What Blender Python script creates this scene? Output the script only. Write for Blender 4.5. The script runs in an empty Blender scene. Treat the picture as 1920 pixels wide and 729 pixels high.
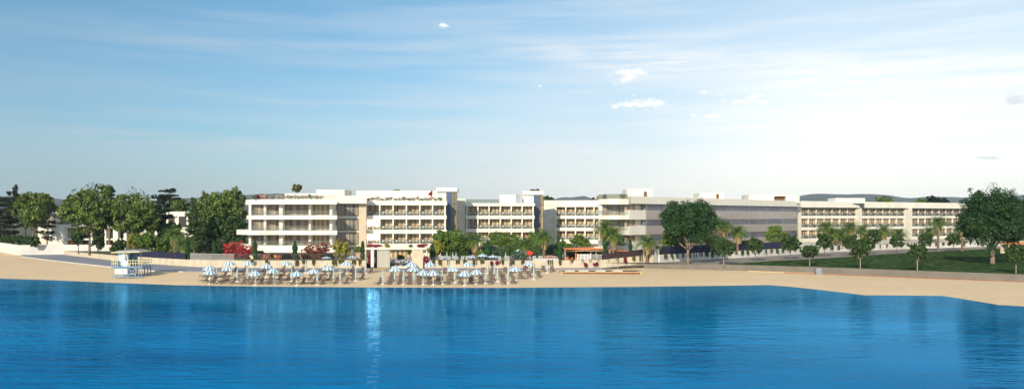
import bpy, math, random
import numpy as np
from mathutils import Vector, Matrix
R = math.radians
F = 1500.0; HC = 12.6; HY = 405.5; WZ = 1.2; GZ = 3.25
scene = bpy.context.scene
col = scene.collection

# ------------------------------------------------------------------ camera
cam = bpy.data.cameras.new("camera"); co = bpy.data.objects.new("camera", cam); col.objects.link(co)
co.location = (0, 0, HC); co.rotation_euler = (R(90), 0, 0)
cam.sensor_width = 36; cam.lens = 36 * F / 1920; cam.shift_y = (HY - 364.5) / 1920
cam.clip_start = 0.5; cam.clip_end = 20000
scene.camera = co

# ------------------------------------------------------------------ sun + exposure
SUN = Vector((-0.36, -0.933, 0)).normalized(); EL = R(24)
SD = Vector((SUN.x * math.cos(EL), SUN.y * math.cos(EL), math.sin(EL)))
sl = bpy.data.lights.new("sun", 'SUN'); so = bpy.data.objects.new("sun", sl); col.objects.link(so)
sl.energy = 4.4; sl.angle = R(0.5); sl.color = (1.0, 0.885, 0.70)
so.rotation_euler = SD.to_track_quat('Z', 'Y').to_euler(); so.location = (-100, -100, 200)
vs = scene.view_settings
vs.view_transform = 'Standard'; vs.look = 'None'; vs.gamma = 1; vs.exposure = 0.24; vs.use_curve_mapping = False

# ------------------------------------------------------------------ node helper
class N:
    def __init__(s, nt): s.t = nt
    def __call__(s, typ, ins=None, **kw):
        n = s.t.nodes.new(typ)
        for k, v in kw.items(): setattr(n, k, v)
        for k, v in (ins or {}).items():
            if isinstance(v, bpy.types.NodeSocket): s.t.links.new(v, n.inputs[k])
            else: n.inputs[k].default_value = v
        return n
    def m(s, op, a, b=0.0, c=0.0, clamp=False):
        n = s('ShaderNodeMath', {0: a, 1: b, 2: c}, operation=op); n.use_clamp = clamp; return n.outputs[0]
    def vm(s, op, a, b=(0, 0, 0)):
        return s('ShaderNodeVectorMath', {0: a, 1: b}, operation=op)
    def mr(s, v, a, b, c=0.0, d=1.0, smooth=False):
        n = s('ShaderNodeMapRange', {0: v, 1: a, 2: b, 3: c, 4: d})
        if smooth: n.interpolation_type = 'SMOOTHSTEP'
        return n.outputs[0]
    def mix(s, f, a, b, bt='MIX'):
        n = s('ShaderNodeMix', data_type='RGBA', blend_type=bt)
        for k, v in ((0, f), (6, a), (7, b)):
            if isinstance(v, bpy.types.NodeSocket): s.t.links.new(v, n.inputs[k])
            else: n.inputs[k].default_value = v if k == 0 else (*v, 1) if len(v) == 3 else v
        return n.outputs[2]
    def noise(s, vec, sc, det=3, rough=.5):
        return s('ShaderNodeTexNoise', {'Vector': vec, 'Scale': sc, 'Detail': det, 'Roughness': rough}).outputs[0]

# ------------------------------------------------------------------ world: Nishita sky + thin cloud veils and small clouds
w = bpy.data.worlds.new("World"); scene.world = w; w.use_nodes = True
nt = w.node_tree; nt.nodes.clear(); n = N(nt)
sky = n('ShaderNodeTexSky'); sky.sky_type = 'NISHITA'; sky.sun_disc = False
sky.sun_elevation = EL; sky.sun_rotation = math.atan2(SUN.x, SUN.y)
sky.air_density = 1.0; sky.dust_density = 0.6; sky.ozone_density = 2.0
tc = n('ShaderNodeTexCoord').outputs['Generated']
sx = n('ShaderNodeSeparateXYZ', {0: tc})
X, Y, Zc = sx.outputs
hyp = n.m('SQRT', n.m('ADD', n.m('MULTIPLY', X, X), n.m('MULTIPLY', Y, Y)))
U = n.m('DIVIDE', X, n.m('MAXIMUM', hyp, 0.01)); V = Zc
uv = n('ShaderNodeCombineXYZ', {0: U, 1: V, 2: n.mr(Y, -0.1, 0.1, 3, 0)}).outputs[0]
base = n.mix(1.0, sky.outputs[0], n.mix(n.mr(V, 0.02, 0.25), (0.70, 0.88, 1.02), (0.84, 1.13, 1.15)), 'MULTIPLY')
base = n.mix(1.0, base, n.mix(n.mr(U, -0.5, 0.0), (0.80, 0.88, 0.92), (1, 1, 1)), 'MULTIPLY')
# warm haze near the horizon, thicker to the right
tilt = n.m('MULTIPLY', U, -0.06)
hz = n.mr(n.m('ADD', V, tilt), 0.13, -0.01, 0, 1, True)
rt = n.mr(n.m('ADD', U, n.m('MULTIPLY', V, -0.35)), -0.32, 0.34, 0, 1, True)
str1 = n('ShaderNodeMapping', {0: uv, 3: (2.0, 26, 1), 2: (0, 0, R(-5))}).outputs[0]
ci = n.noise(str1, 1.3, 6, 0.6)
cir = n.mr(ci, 0.40, 0.66, 0, 1, True)
str2 = n('ShaderNodeMapping', {0: uv, 3: (1.4, 11, 1), 2: (0, 0, R(-9)), 1: (4.1, 2.2, 0)}).outputs[0]
cj = n.mr(n.noise(str2, 1.1, 4, 0.55), 0.36, 0.66, 0, 1, True)
veil_low = n.mr(V, 0.26, 0.06, 0, 1, True)
f1 = n.m('MULTIPLY', hz, 0.78)
f2 = n.m('MULTIPLY', rt, n.mr(V, 0.28, 0.06, 0.38, 0.58, True))
f3 = n.m('MULTIPLY', n.m('MULTIPLY', cir, n.mr(U, -0.5, 0.3, 0.42, 0.8)), n.mr(V, 0.02, 0.30, 0.7, 0.34))
f4 = n.m('MULTIPLY', cj, n.m('MULTIPLY', n.mr(U, -0.4, 0.25, 0.30, 0.65), veil_low))
def ang(px, py):
    d = Vector(((px - 960) / F, 1, (HY - py) / F)); h = math.hypot(d.x, d.y)
    return d.x / h, d.z / d.length
def scr(a, b): return n.m('SUBTRACT', 1.0, n.m('MULTIPLY', n.m('SUBTRACT', 1.0, a), n.m('SUBTRACT', 1.0, b)))
def band(x0, y0, x1, y1, w0, w1, fade=0.25):
    a0, b0 = ang(x0, y0); a1, b1 = ang(x1, y1)
    c = n.mr(U, a0, a1, b0, b1); c.node.clamp = False
    wd = n.mr(U, a0, a1, w0 / F, w1 / F)
    d = n.m('DIVIDE', n.m('ABSOLUTE', n.m('SUBTRACT', V, c)), wd)
    return n.m('MULTIPLY', n.mr(d, 1.0, 0.0, 0, 1, True), n.mr(U, a0, a0 + fade, 0, 1, True))
fine = n.mr(n.noise(n('ShaderNodeMapping', {0: uv, 3: (5, 60, 1), 2: (0, 0, R(-6))}).outputs[0], 1.5, 6, 0.65), 0.36, 0.62, 0.25, 1.0, True)
bands = n.m('MAXIMUM', n.m('MULTIPLY', band(780, 62, 1900, 150, 28, 85), 0.85), n.m('MULTIPLY', band(-100, 235, 1300, 300, 22, 42, .1), 0.50))
bands = n.m('MAXIMUM', bands, n.m('MULTIPLY', band(60, 60, 900, 85, 7, 18, .2), 0.30))
bands = n.m('MAXIMUM', bands, n.m('MULTIPLY', band(900, 230, 1900, 215, 10, 55, .3), 0.6))
fb = n.m('MULTIPLY', bands, fine)
fac = scr(scr(scr(f1, f2), scr(f3, f4)), fb)
vcol = n.mix(n.mr(U, -0.5, 0.35, 0, 1), (4.4, 5.1, 5.9), (9.1, 9.3, 9.3))
vcol = n.mix(n.m('MULTIPLY', n.mr(V, 0.11, 0.0, 0, 1, True), 0.85), vcol, n.mix(n.mr(U, -0.45, 0.3), (2.9, 3.7, 4.6), (11.4, 11.0, 9.6)))
skyc = n.mix(fac, base, vcol)
# bright glow patch of thin cloud on the right
gd = n.vm('LENGTH', n.vm('MULTIPLY', n.vm('SUBTRACT', uv, (0.40, 0.105, 0)).outputs[0], (3.6, 11.0, 1)).outputs[0]).outputs[1]
skyc = n.mix(n.mr(gd, 1.0, 0.0, 0, 0.38, True), skyc, (11.0, 10.9, 10.4))
mask = None
for px, py, ww, hh in [(832, 47, 20, 8), (1180, 140, 50, 20), (1203, 196, 82, 13), (1190, 179, 12, 5), (1318, 174, 15, 4.5),
                       (1355, 177, 14, 5), (1395, 194, 56, 11), (1415, 181, 24, 8), (1335, 217, 20, 8), (1300, 216, 12, 4), (1496, 192, 8, 5), (1012, 162, 4, 3)]:
    a, b = ang(px, py)
    d = n.vm('LENGTH', n.vm('MULTIPLY', n.vm('SUBTRACT', uv, (a, b, 0)).outputs[0], (F / ww * 1.1, F / hh * 1.02, 0)).outputs[0]).outputs[1]
    mm = n.mr(d, 1.35, 0.0)
    mask = mm if mask is None else n.m('MAXIMUM', mask, mm)
cn = n.noise(n('ShaderNodeMapping', {0: uv, 3: (55, 120, 1), 2: (0, 0, R(12))}).outputs[0], 1.0, 7, 0.68)
cl = n.mr(n.m('ADD', mask, n.m('MULTIPLY', n.m('SUBTRACT', cn, 0.5), 2.7)), 0.40, 0.86, 0, 1, True)
cl = n.m('MULTIPLY', cl, n.mr(mask, 0.0, 0.25))
shade = n.mr(n.noise(n('ShaderNodeMapping', {0: uv, 3: (60, 130, 1)}).outputs[0], 1.0, 3), 0.35, 0.6)
skyc = n.mix(n.m('MULTIPLY', cl, 0.92), skyc, n.mix(shade, (7.6, 8.2, 8.7), (9.8, 9.7, 9.5)))
gm = None
for px, py, ww, hh in [(1906, 186, 34, 11), (1860, 296, 30, 4.5)]:
    a, b = ang(px, py)
    d = n.vm('LENGTH', n.vm('MULTIPLY', n.vm('SUBTRACT', uv, (a, b, 0)).outputs[0], (F / ww * 1.3, F / hh * 1.02, 0)).outputs[0]).outputs[1]
    mm = n.mr(d, 1.35, 0.0); gm = mm if gm is None else n.m('MAXIMUM', gm, mm)
gl = n.m('MULTIPLY', n.mr(n.m('ADD', gm, n.m('MULTIPLY', n.m('SUBTRACT', cn, 0.5), 2.6)), 0.35, 0.9, 0, 0.5, True), n.mr(gm, 0.0, 0.25))
skyc = n.mix(gl, skyc, (5.3, 6.0, 6.4))
bg = n('ShaderNodeBackground', {'Color': skyc, 'Strength': 0.1})
nt.links.new(bg.outputs[0], n('ShaderNodeOutputWorld').inputs[0])

# ------------------------------------------------------------------ materials
def mat(name, c, rough=0.7, c2=None, nscale=1.0, ndet=4, metallic=0.0, bump=0.0, spec=0.5, bscale=None, stretch=(1, 1, 1), contrast=(0.35, 0.65)):
    m = bpy.data.materials.new(name); m.use_nodes = True; t = m.node_tree; t.nodes.clear(); q = N(t)
    tcn = q('ShaderNodeTexCoord').outputs['Object']
    geo = q('ShaderNodeNewGeometry').outputs['Position']
    v = q('ShaderNodeMapping', {0: geo, 3: stretch}).outputs[0]
    c2 = c2 or tuple(x * 0.86 for x in c)
    nz = q.noise(v, nscale, ndet, 0.6)
    cc = q.mix(q.mr(nz, *contrast, 0, 1), c, c2)
    b = q('ShaderNodeBsdfPrincipled', {'Base Color': cc, 'Roughness': rough, 'Metallic': metallic, 'Specular IOR Level': spec})
    if bump:
        bp = q('ShaderNodeBump', {'Height': q.noise(v, bscale or nscale * 4, 4), 'Strength': 1.0, 'Distance': bump})
        t.links.new(bp.outputs[0], b.inputs['Normal'])
    t.links.new(b.outputs[0], q('ShaderNodeOutputMaterial').inputs[0])
    return m
def leafmat(name, c1, c2, c3=None, trans=0.25):
    m = bpy.data.materials.new(name); m.use_nodes = True; t = m.node_tree; t.nodes.clear(); q = N(t)
    g = q('ShaderNodeNewGeometry')
    nz = q.mr(q.noise(g.outputs['Position'], 0.45, 3), 0.35, 0.65)
    cc = q.mix(nz, c1, c2)
    cc = q.mix(q.mr(g.outputs['Random Per Island'], 0.55, 1.0, 0, 0.8), cc, c3 or tuple(min(1, x * 1.7) for x in c2))
    d = q('ShaderNodeBsdfPrincipled', {'Base Color': cc, 'Roughness': 0.5, 'Specular IOR Level': 0.35})
    tr = q('ShaderNodeBsdfTranslucent', {'Color': cc})
    mx = q('ShaderNodeMixShader', {0: trans, 1: d.outputs[0], 2: tr.outputs[0]})
    t.links.new(mx.outputs[0], q('ShaderNodeOutputMaterial').inputs[0])
    return m
M = {}
M['plaster'] = mat('white_plaster', (0.80, 0.75, 0.66), 0.8, (0.73, 0.68, 0.59), 0.35, 5, stretch=(1, 1, 0.4))
M['cream'] = mat('cream_stone', (0.74, 0.68, 0.57), 0.85, (0.64, 0.58, 0.47), 0.8, 6)
M['travertine'] = mat('beige_stone_cladding', (0.64, 0.52, 0.38), 0.85, (0.54, 0.43, 0.30), 1.3, 6, stretch=(1, 1, 3))
M['wallstone'] = mat('garden_wall_stone', (0.60, 0.51, 0.38), 0.9, (0.46, 0.385, 0.28), 0.55, 7, bump=0.02, stretch=(1, 1, .6))
M['wallwhite'] = mat('garden_wall_white', (0.66, 0.64, 0.60), 0.9, (0.57, 0.55, 0.52), 0.5, 6)
M['concrete'] = mat('kerb_concrete', (0.185, 0.165, 0.137), 0.9, (0.15, 0.135, 0.112), 0.5, 6)
M['soffit'] = mat('soffit', (0.62, 0.60, 0.56), 0.8)
M['darkmetal'] = mat('dark_metal', (0.03, 0.03, 0.035), 0.4)
M['rail'] = mat('railing_metal', (0.10, 0.10, 0.10), 0.4)
M['mullion'] = mat('bronze_mullion', (0.42, 0.32, 0.2), 0.5)
M['wood'] = mat('brown_wood', (0.16, 0.075, 0.04), 0.6, (0.10, 0.045, 0.025), 2, stretch=(1, 1, .3))
M['woodlt'] = mat('pale_wood', (0.55, 0.40, 0.20), 0.7, (0.42, 0.30, 0.15), 1.5)
M['orange'] = mat('orange_timber', (0.62, 0.19, 0.05), 0.6, (0.5, 0.14, 0.04), 2)
M['boardshadow'] = mat('red_board_and_shadow', (0.28, 0.05, 0.03), 0.7)  # for the deck skirt board and the painted shadow at the kerb foot
M['slat'] = mat('lounger_slats', (0.12, 0.075, 0.065), 0.6, (0.07, 0.045, 0.04), 6, stretch=(8, 1, 1))
M['white'] = mat('white_paint', (0.82, 0.81, 0.78), 0.6)
M['cloth'] = mat('grey_green_canvas', (0.42, 0.50, 0.47), 0.9, (0.34, 0.42, 0.40), 8, stretch=(3, 3, .4))
M['greycloth'] = mat('grey_canvas', (0.38, 0.38, 0.38), 0.9)
M['ublue'] = mat('blue_canvas', (0.12, 0.31, 0.47), 0.85)
M['uwhite'] = mat('white_canvas', (0.82, 0.82, 0.80), 0.85)
M['ured'] = mat('red_canvas', (0.70, 0.06, 0.03), 0.85)
M['navy'] = mat('navy_screen', (0.012, 0.012, 0.05), 0.6)
M['maroon'] = mat('dark_maroon_screen', (0.035, 0.015, 0.02), 0.7)
M['fencegrey'] = mat('grey_fence_paint', (0.42, 0.40, 0.38), 0.6)
M['bark'] = mat('bark', (0.14, 0.09, 0.06), 0.9, (0.22, 0.15, 0.10), 3, bump=0.03)
M['barkpale'] = mat('pale_bark', (0.42, 0.34, 0.25), 0.9, (0.28, 0.20, 0.14), 2.5, bump=0.03)
M['ficusbark'] = mat('ficus_bark', (0.17, 0.12, 0.09), 0.9, (0.28, 0.20, 0.15), 2.2, bump=0.05)
M['palmbark'] = mat('palm_bark', (0.24, 0.15, 0.09), 0.95, (0.14, 0.09, 0.055), 6, stretch=(1, 1, 3), bump=0.03)
M['lbblue'] = mat('lifeguard_blue', (0.15, 0.25, 0.38), 0.6)
M['lbpale'] = mat('lifeguard_pale_blue', (0.58, 0.70, 0.72), 0.6, (0.5, 0.62, 0.66), 2)
M['lbyellow'] = mat('lifeguard_yellow', (0.70, 0.62, 0.28), 0.6)
M['pink'] = mat('pink_mark', (0.75, 0.30, 0.30), 0.6)
M['pave'] = mat('blue_grey_paving', (0.27, 0.28, 0.31), 0.85, (0.21, 0.225, 0.26), 1.2, 6)
M['paveedge'] = mat('paving_edge_stone', (0.60, 0.58, 0.54), 0.85)
M['gravel'] = mat('grey_path', (0.25, 0.22, 0.185), 0.95, (0.21, 0.185, 0.155), 0.6, 8)
M['terr'] = mat('terrace_paving', (0.42, 0.38, 0.32), 0.9)
M['soil'] = mat('dry_ground', (0.10, 0.10, 0.05), 0.95, (0.06, 0.08, 0.03), 0.05, 8)
M['hill'] = mat('wooded_hill', (0.035, 0.06, 0.05), 1.0, (0.05, 0.075, 0.055), 0.01, 8)
M['planter'] = mat('terracotta_planter', (0.55, 0.38, 0.25), 0.8)

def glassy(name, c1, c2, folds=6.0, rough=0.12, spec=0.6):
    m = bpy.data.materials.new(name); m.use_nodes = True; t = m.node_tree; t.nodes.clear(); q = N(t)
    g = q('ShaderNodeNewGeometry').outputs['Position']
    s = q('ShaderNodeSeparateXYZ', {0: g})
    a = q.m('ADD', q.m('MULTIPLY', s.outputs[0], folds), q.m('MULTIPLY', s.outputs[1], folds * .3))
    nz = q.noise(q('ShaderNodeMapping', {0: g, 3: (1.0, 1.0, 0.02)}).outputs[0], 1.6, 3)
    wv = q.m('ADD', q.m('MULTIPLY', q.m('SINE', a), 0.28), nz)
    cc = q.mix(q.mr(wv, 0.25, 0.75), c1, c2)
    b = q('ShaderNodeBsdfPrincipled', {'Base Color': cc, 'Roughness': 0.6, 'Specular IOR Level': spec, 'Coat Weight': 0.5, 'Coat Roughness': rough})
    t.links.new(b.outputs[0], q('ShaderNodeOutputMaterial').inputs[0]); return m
M['curtain'] = glassy('glass_over_tan_curtain', (0.19, 0.125, 0.065), (0.56, 0.41, 0.22))
M['curtain_dk'] = glassy('glass_over_brown_curtain', (0.12, 0.08, 0.05), (0.38, 0.26, 0.16), 4)
M['curtain_gr'] = glassy('glass_over_grey_curtain', (0.13, 0.11, 0.085), (0.30, 0.26, 0.20), 3)
M['blueglass'] = glassy('blue_glass', (0.03, 0.07, 0.17), (0.05, 0.12, 0.27), 1)
M['towerglass'] = glassy('bronze_tower_glass', (0.07, 0.06, 0.045), (0.40, 0.30, 0.15), 2)
M['dark'] = mat('dark_interior', (0.02, 0.017, 0.015), 0.6)
M['strip'] = glassy('grey_strip_glass', (0.11, 0.115, 0.15), (0.22, 0.21, 0.22), 0.5, 0.05)
M['spandrel'] = glassy('beige_spandrel_glass', (0.74, 0.57, 0.48), (0.82, 0.66, 0.57), 0.2, 0.05)
def emit(name, c, s):
    m = bpy.data.materials.new(name); m.use_nodes = True; t = m.node_tree; t.nodes.clear(); q = N(t)
    t.links.new(q('ShaderNodeEmission', {0: (*c, 1), 1: s}).outputs[0], q('ShaderNodeOutputMaterial').inputs[0]); return m
M['sunflash'] = emit('sun_flash_pane', (1, 0.96, 0.9), 20.0)  # glowing panes stand in for low sun flashing off the glass
M['lamp'] = emit('warm_lamp', (1, 0.42, 0.12), 1.6)
def glassmat(name, c, a):
    m = bpy.data.materials.new(name); m.use_nodes = True; t = m.node_tree; t.nodes.clear(); q = N(t)
    tr = q('ShaderNodeBsdfTransparent', {0: (0.93, 0.95, 0.94, 1)})
    b = q('ShaderNodeBsdfPrincipled', {'Base Color': (*c, 1), 'Roughness': 0.08, 'Specular IOR Level': 0.6})
    mx = q('ShaderNodeMixShader', {0: a, 1: tr.outputs[0], 2: b.outputs[0]})
    t.links.new(mx.outputs[0], q('ShaderNodeOutputMaterial').inputs[0]); return m
M['skin'] = glassmat('tinted_glass_skin', (0.30, 0.28, 0.38), 0.16)
M['glass'] = glassmat('clear_railing_glass', (0.30, 0.33, 0.31), 0.14)
M['greenglass'] = glassmat('green_railing_glass', (0.12, 0.18, 0.14), 0.38)
def perfmat():
    m = bpy.data.materials.new('perforated_panel'); m.use_nodes = True; t = m.node_tree; t.nodes.clear(); q = N(t)
    g = q('ShaderNodeNewGeometry').outputs['Position']; s = q('ShaderNodeSeparateXYZ', {0: g})
    a = q.m('SINE', q.m('MULTIPLY', s.outputs[0], 13.0)); b_ = q.m('SINE', q.m('MULTIPLY', s.outputs[2], 13.0))
    f = q.mr(q.m('MULTIPLY', a, b_), 0.2, 0.5)
    b = q('ShaderNodeBsdfPrincipled', {'Base Color': q.mix(f, (0.74, 0.69, 0.61), (0.50, 0.46, 0.40)), 'Roughness': 0.8})
    t.links.new(b.outputs[0], q('ShaderNodeOutputMaterial').inputs[0]); return m
M['perf'] = perfmat()
# foliage
M['leaf'] = leafmat('broad_leaf', (0.035, 0.08, 0.012), (0.085, 0.15, 0.022), (0.34, 0.38, 0.09), 0.12)
M['leafdk'] = leafmat('dark_leaf', (0.018, 0.055, 0.014), (0.035, 0.085, 0.018), (0.13, 0.19, 0.045), 0.15)
M['leafgiant'] = leafmat('ficus_leaf', (0.010, 0.040, 0.010), (0.02, 0.07, 0.014), (0.07, 0.14, 0.03), 0.15)
M['leafbr'] = leafmat('bright_leaf', (0.10, 0.19, 0.03), (0.16, 0.26, 0.04), (0.30, 0.38, 0.09), 0.3)
M['leafmid'] = leafmat('mid_leaf', (0.07, 0.15, 0.02), (0.12, 0.21, 0.03), (0.28, 0.34, 0.08), 0.3)
M['pine'] = leafmat('pine_needle', (0.008, 0.02, 0.012), (0.014, 0.03, 0.015), (0.03, 0.05, 0.022), 0.05)
M['olive'] = leafmat('olive_leaf', (0.08, 0.15, 0.09), (0.11, 0.18, 0.10), (0.2, 0.27, 0.17), 0.2)
M['cyp'] = leafmat('cypress_leaf', (0.015, 0.055, 0.015), (0.025, 0.08, 0.02), (0.05, 0.13, 0.03), 0.1)
M['red'] = leafmat('red_maple_leaf', (0.38, 0.03, 0.035), (0.5, 0.06, 0.05), (0.65, 0.14, 0.12), 0.3)
M['rust'] = leafmat('rust_leaf', (0.20, 0.045, 0.03), (0.30, 0.08, 0.04), (0.45, 0.22, 0.12), 0.3)
M['yel'] = leafmat('yellow_green_leaf', (0.28, 0.27, 0.04), (0.38, 0.34, 0.05), (0.55, 0.50, 0.12), 0.3)
M['magenta'] = leafmat('bougainvillea', (0.25, 0.01, 0.04), (0.36, 0.02, 0.07), (0.5, 0.06, 0.13), 0.3)
M['pinkfl'] = leafmat('pink_flowers', (0.62, 0.34, 0.28), (0.72, 0.48, 0.40), (0.8, 0.68, 0.58), 0.3)
M['trail'] = leafmat('trailing_leaf', (0.05, 0.07, 0.015), (0.16, 0.14, 0.04), (0.30, 0.23, 0.08), 0.2)
M['palmleaf'] = leafmat('palm_leaf', (0.10, 0.20, 0.035), (0.17, 0.27, 0.06), (0.34, 0.40, 0.14), 0.3)
M['palmdead'] = leafmat('dry_palm_frond', (0.38, 0.27, 0.12), (0.52, 0.38, 0.18), (0.65, 0.52, 0.3), 0.25)
def grassmat():
    m = bpy.data.materials.new('mown_lawn'); m.use_nodes = True; t = m.node_tree; t.nodes.clear(); q = N(t)
    g = q('ShaderNodeNewGeometry').outputs['Position']
    a = q.noise(q('ShaderNodeMapping', {0: g, 3: (1, .45, 1)}).outputs[0], 0.22, 5, 0.6)
    b_ = q.noise(q('ShaderNodeMapping', {0: g, 3: (.6, .35, 1)}).outputs[0], 1.6, 6, 0.8)
    cc = q.mix(q.mr(a, 0.35, 0.65), (0.008, 0.038, 0.010), (0.028, 0.072, 0.022))
    cc = q.mix(q.mr(b_, 0.46, 0.62), cc, (0.13, 0.17, 0.07))
    b = q('ShaderNodeBsdfPrincipled', {'Base Color': cc, 'Roughness': 0.95, 'Specular IOR Level': 0.0})
    bp = q('ShaderNodeBump', {'Height': q.noise(g, 5, 4), 'Strength': 1.0, 'Distance': 0.35}); t.links.new(bp.outputs[0], b.inputs['Normal'])
    t.links.new(b.outputs[0], q('ShaderNodeOutputMaterial').inputs[0]); return m
M['lawn'] = grassmat()
def sandmat():
    m = bpy.data.materials.new('beach_sand'); m.use_nodes = True; t = m.node_tree; t.nodes.clear(); q = N(t)
    g = q('ShaderNodeNewGeometry').outputs['Position']
    a = q.noise(q('ShaderNodeMapping', {0: g, 3: (.6, 1, 1)}).outputs[0], 0.35, 6, 0.65)
    f = q.noise(g, 2.6, 4, 0.7)
    cc = q.mix(q.mr(a, 0.3, 0.7), (0.74, 0.56, 0.36), (0.66, 0.50, 0.31))
    cc = q.mix(q.mr(f, 0.45, 0.75, 0, 0.55), cc, (0.55, 0.41, 0.26))
    zz = q('ShaderNodeSeparateXYZ', {0: g}).outputs[2]
    wet = q.mr(q.m('ADD', zz, q.m('MULTIPLY', a, 0.06)), WZ + 0.07, WZ + 0.035, 0, 0.45)
    cc = q.mix(wet, cc, (0.36, 0.27, 0.17))
    b = q('ShaderNodeBsdfPrincipled', {'Base Color': cc, 'Roughness': 0.9, 'Specular IOR Level': 0.2})
    bp = q('ShaderNodeBump', {'Height': q.noise(g, 1.6, 6, .6), 'Strength': 1.0, 'Distance': 0.10}); t.links.new(bp.outputs[0], b.inputs['Normal'])
    t.links.new(b.outputs[0], q('ShaderNodeOutputMaterial').inputs[0]); return m
M['sand'] = sandmat()
def watermat():
    m = bpy.data.materials.new('sea_water'); m.use_nodes = True; t = m.node_tree; t.nodes.clear(); q = N(t)
    g = q('ShaderNodeNewGeometry').outputs['Position']
    v1 = q('ShaderNodeMapping', {0: g, 3: (0.42, 1.0, 1), 2: (0, 0, R(7))}).outputs[0]
    v2 = q('ShaderNodeMapping', {0: g, 3: (0.5, 1.0, 1), 2: (0, 0, R(-11))}).outputs[0]
    h = q.m('ADD', q.m('MULTIPLY', q.noise(v1, 1.7, 4, 0.65), 0.022), q.m('MULTIPLY', q.noise(v2, 0.5, 2, 0.5), 0.038))
    v3 = q('ShaderNodeMapping', {0: g, 3: (0.22, 0.8, 1), 2: (0, 0, R(5))}).outputs[0]
    h = q.m('ADD', h, q.m('MULTIPLY', q.mr(q.noise(v3, 1.1, 3, 0.6), 0.3, 0.75, 0, 1, True), 0.020))
    patch = q.mr(q.noise(q('ShaderNodeMapping', {0: g, 3: (0.5, 1, 1)}).outputs[0], 0.045, 3), 0.35, 0.65, 0.45, 1.5)
    h = q.m('MULTIPLY', h, patch)
    bp = q('ShaderNodeBump', {'Height': h, 'Strength': 1.0, 'Distance': 1.0})
    deep = q.mix(q.mr(q.noise(q('ShaderNodeMapping', {0: g, 3: (0.4, 1, 1)}).outputs[0], 0.035, 5, 0.6), 0.36, 0.64), (0.0, 0.105, 0.27), (0.0, 0.20, 0.44))
    bp2 = q('ShaderNodeBump', {'Height': h, 'Strength': 1.0, 'Distance': 16.0})
    d = q('ShaderNodeBsdfDiffuse', {'Color': deep, 'Normal': bp2.outputs[0]})
    gl = q('ShaderNodeBsdfGlossy', {'Color': (0.19, 0.60, 1.0, 1), 'Roughness': 0.02, 'Normal': bp.outputs[0]})
    fr_ = q('ShaderNodeFresnel', {'IOR': 1.33, 'Normal': bp.outputs[0]})
    mx = q('ShaderNodeMixShader', {0: q.mr(fr_.outputs[0], 0.18, 0.70, 0.03, 0.60), 1: d.outputs[0], 2: gl.outputs[0]})
    t.links.new(mx.outputs[0], q('ShaderNodeOutputMaterial').inputs[0]); return m
M['water'] = watermat()

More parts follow.
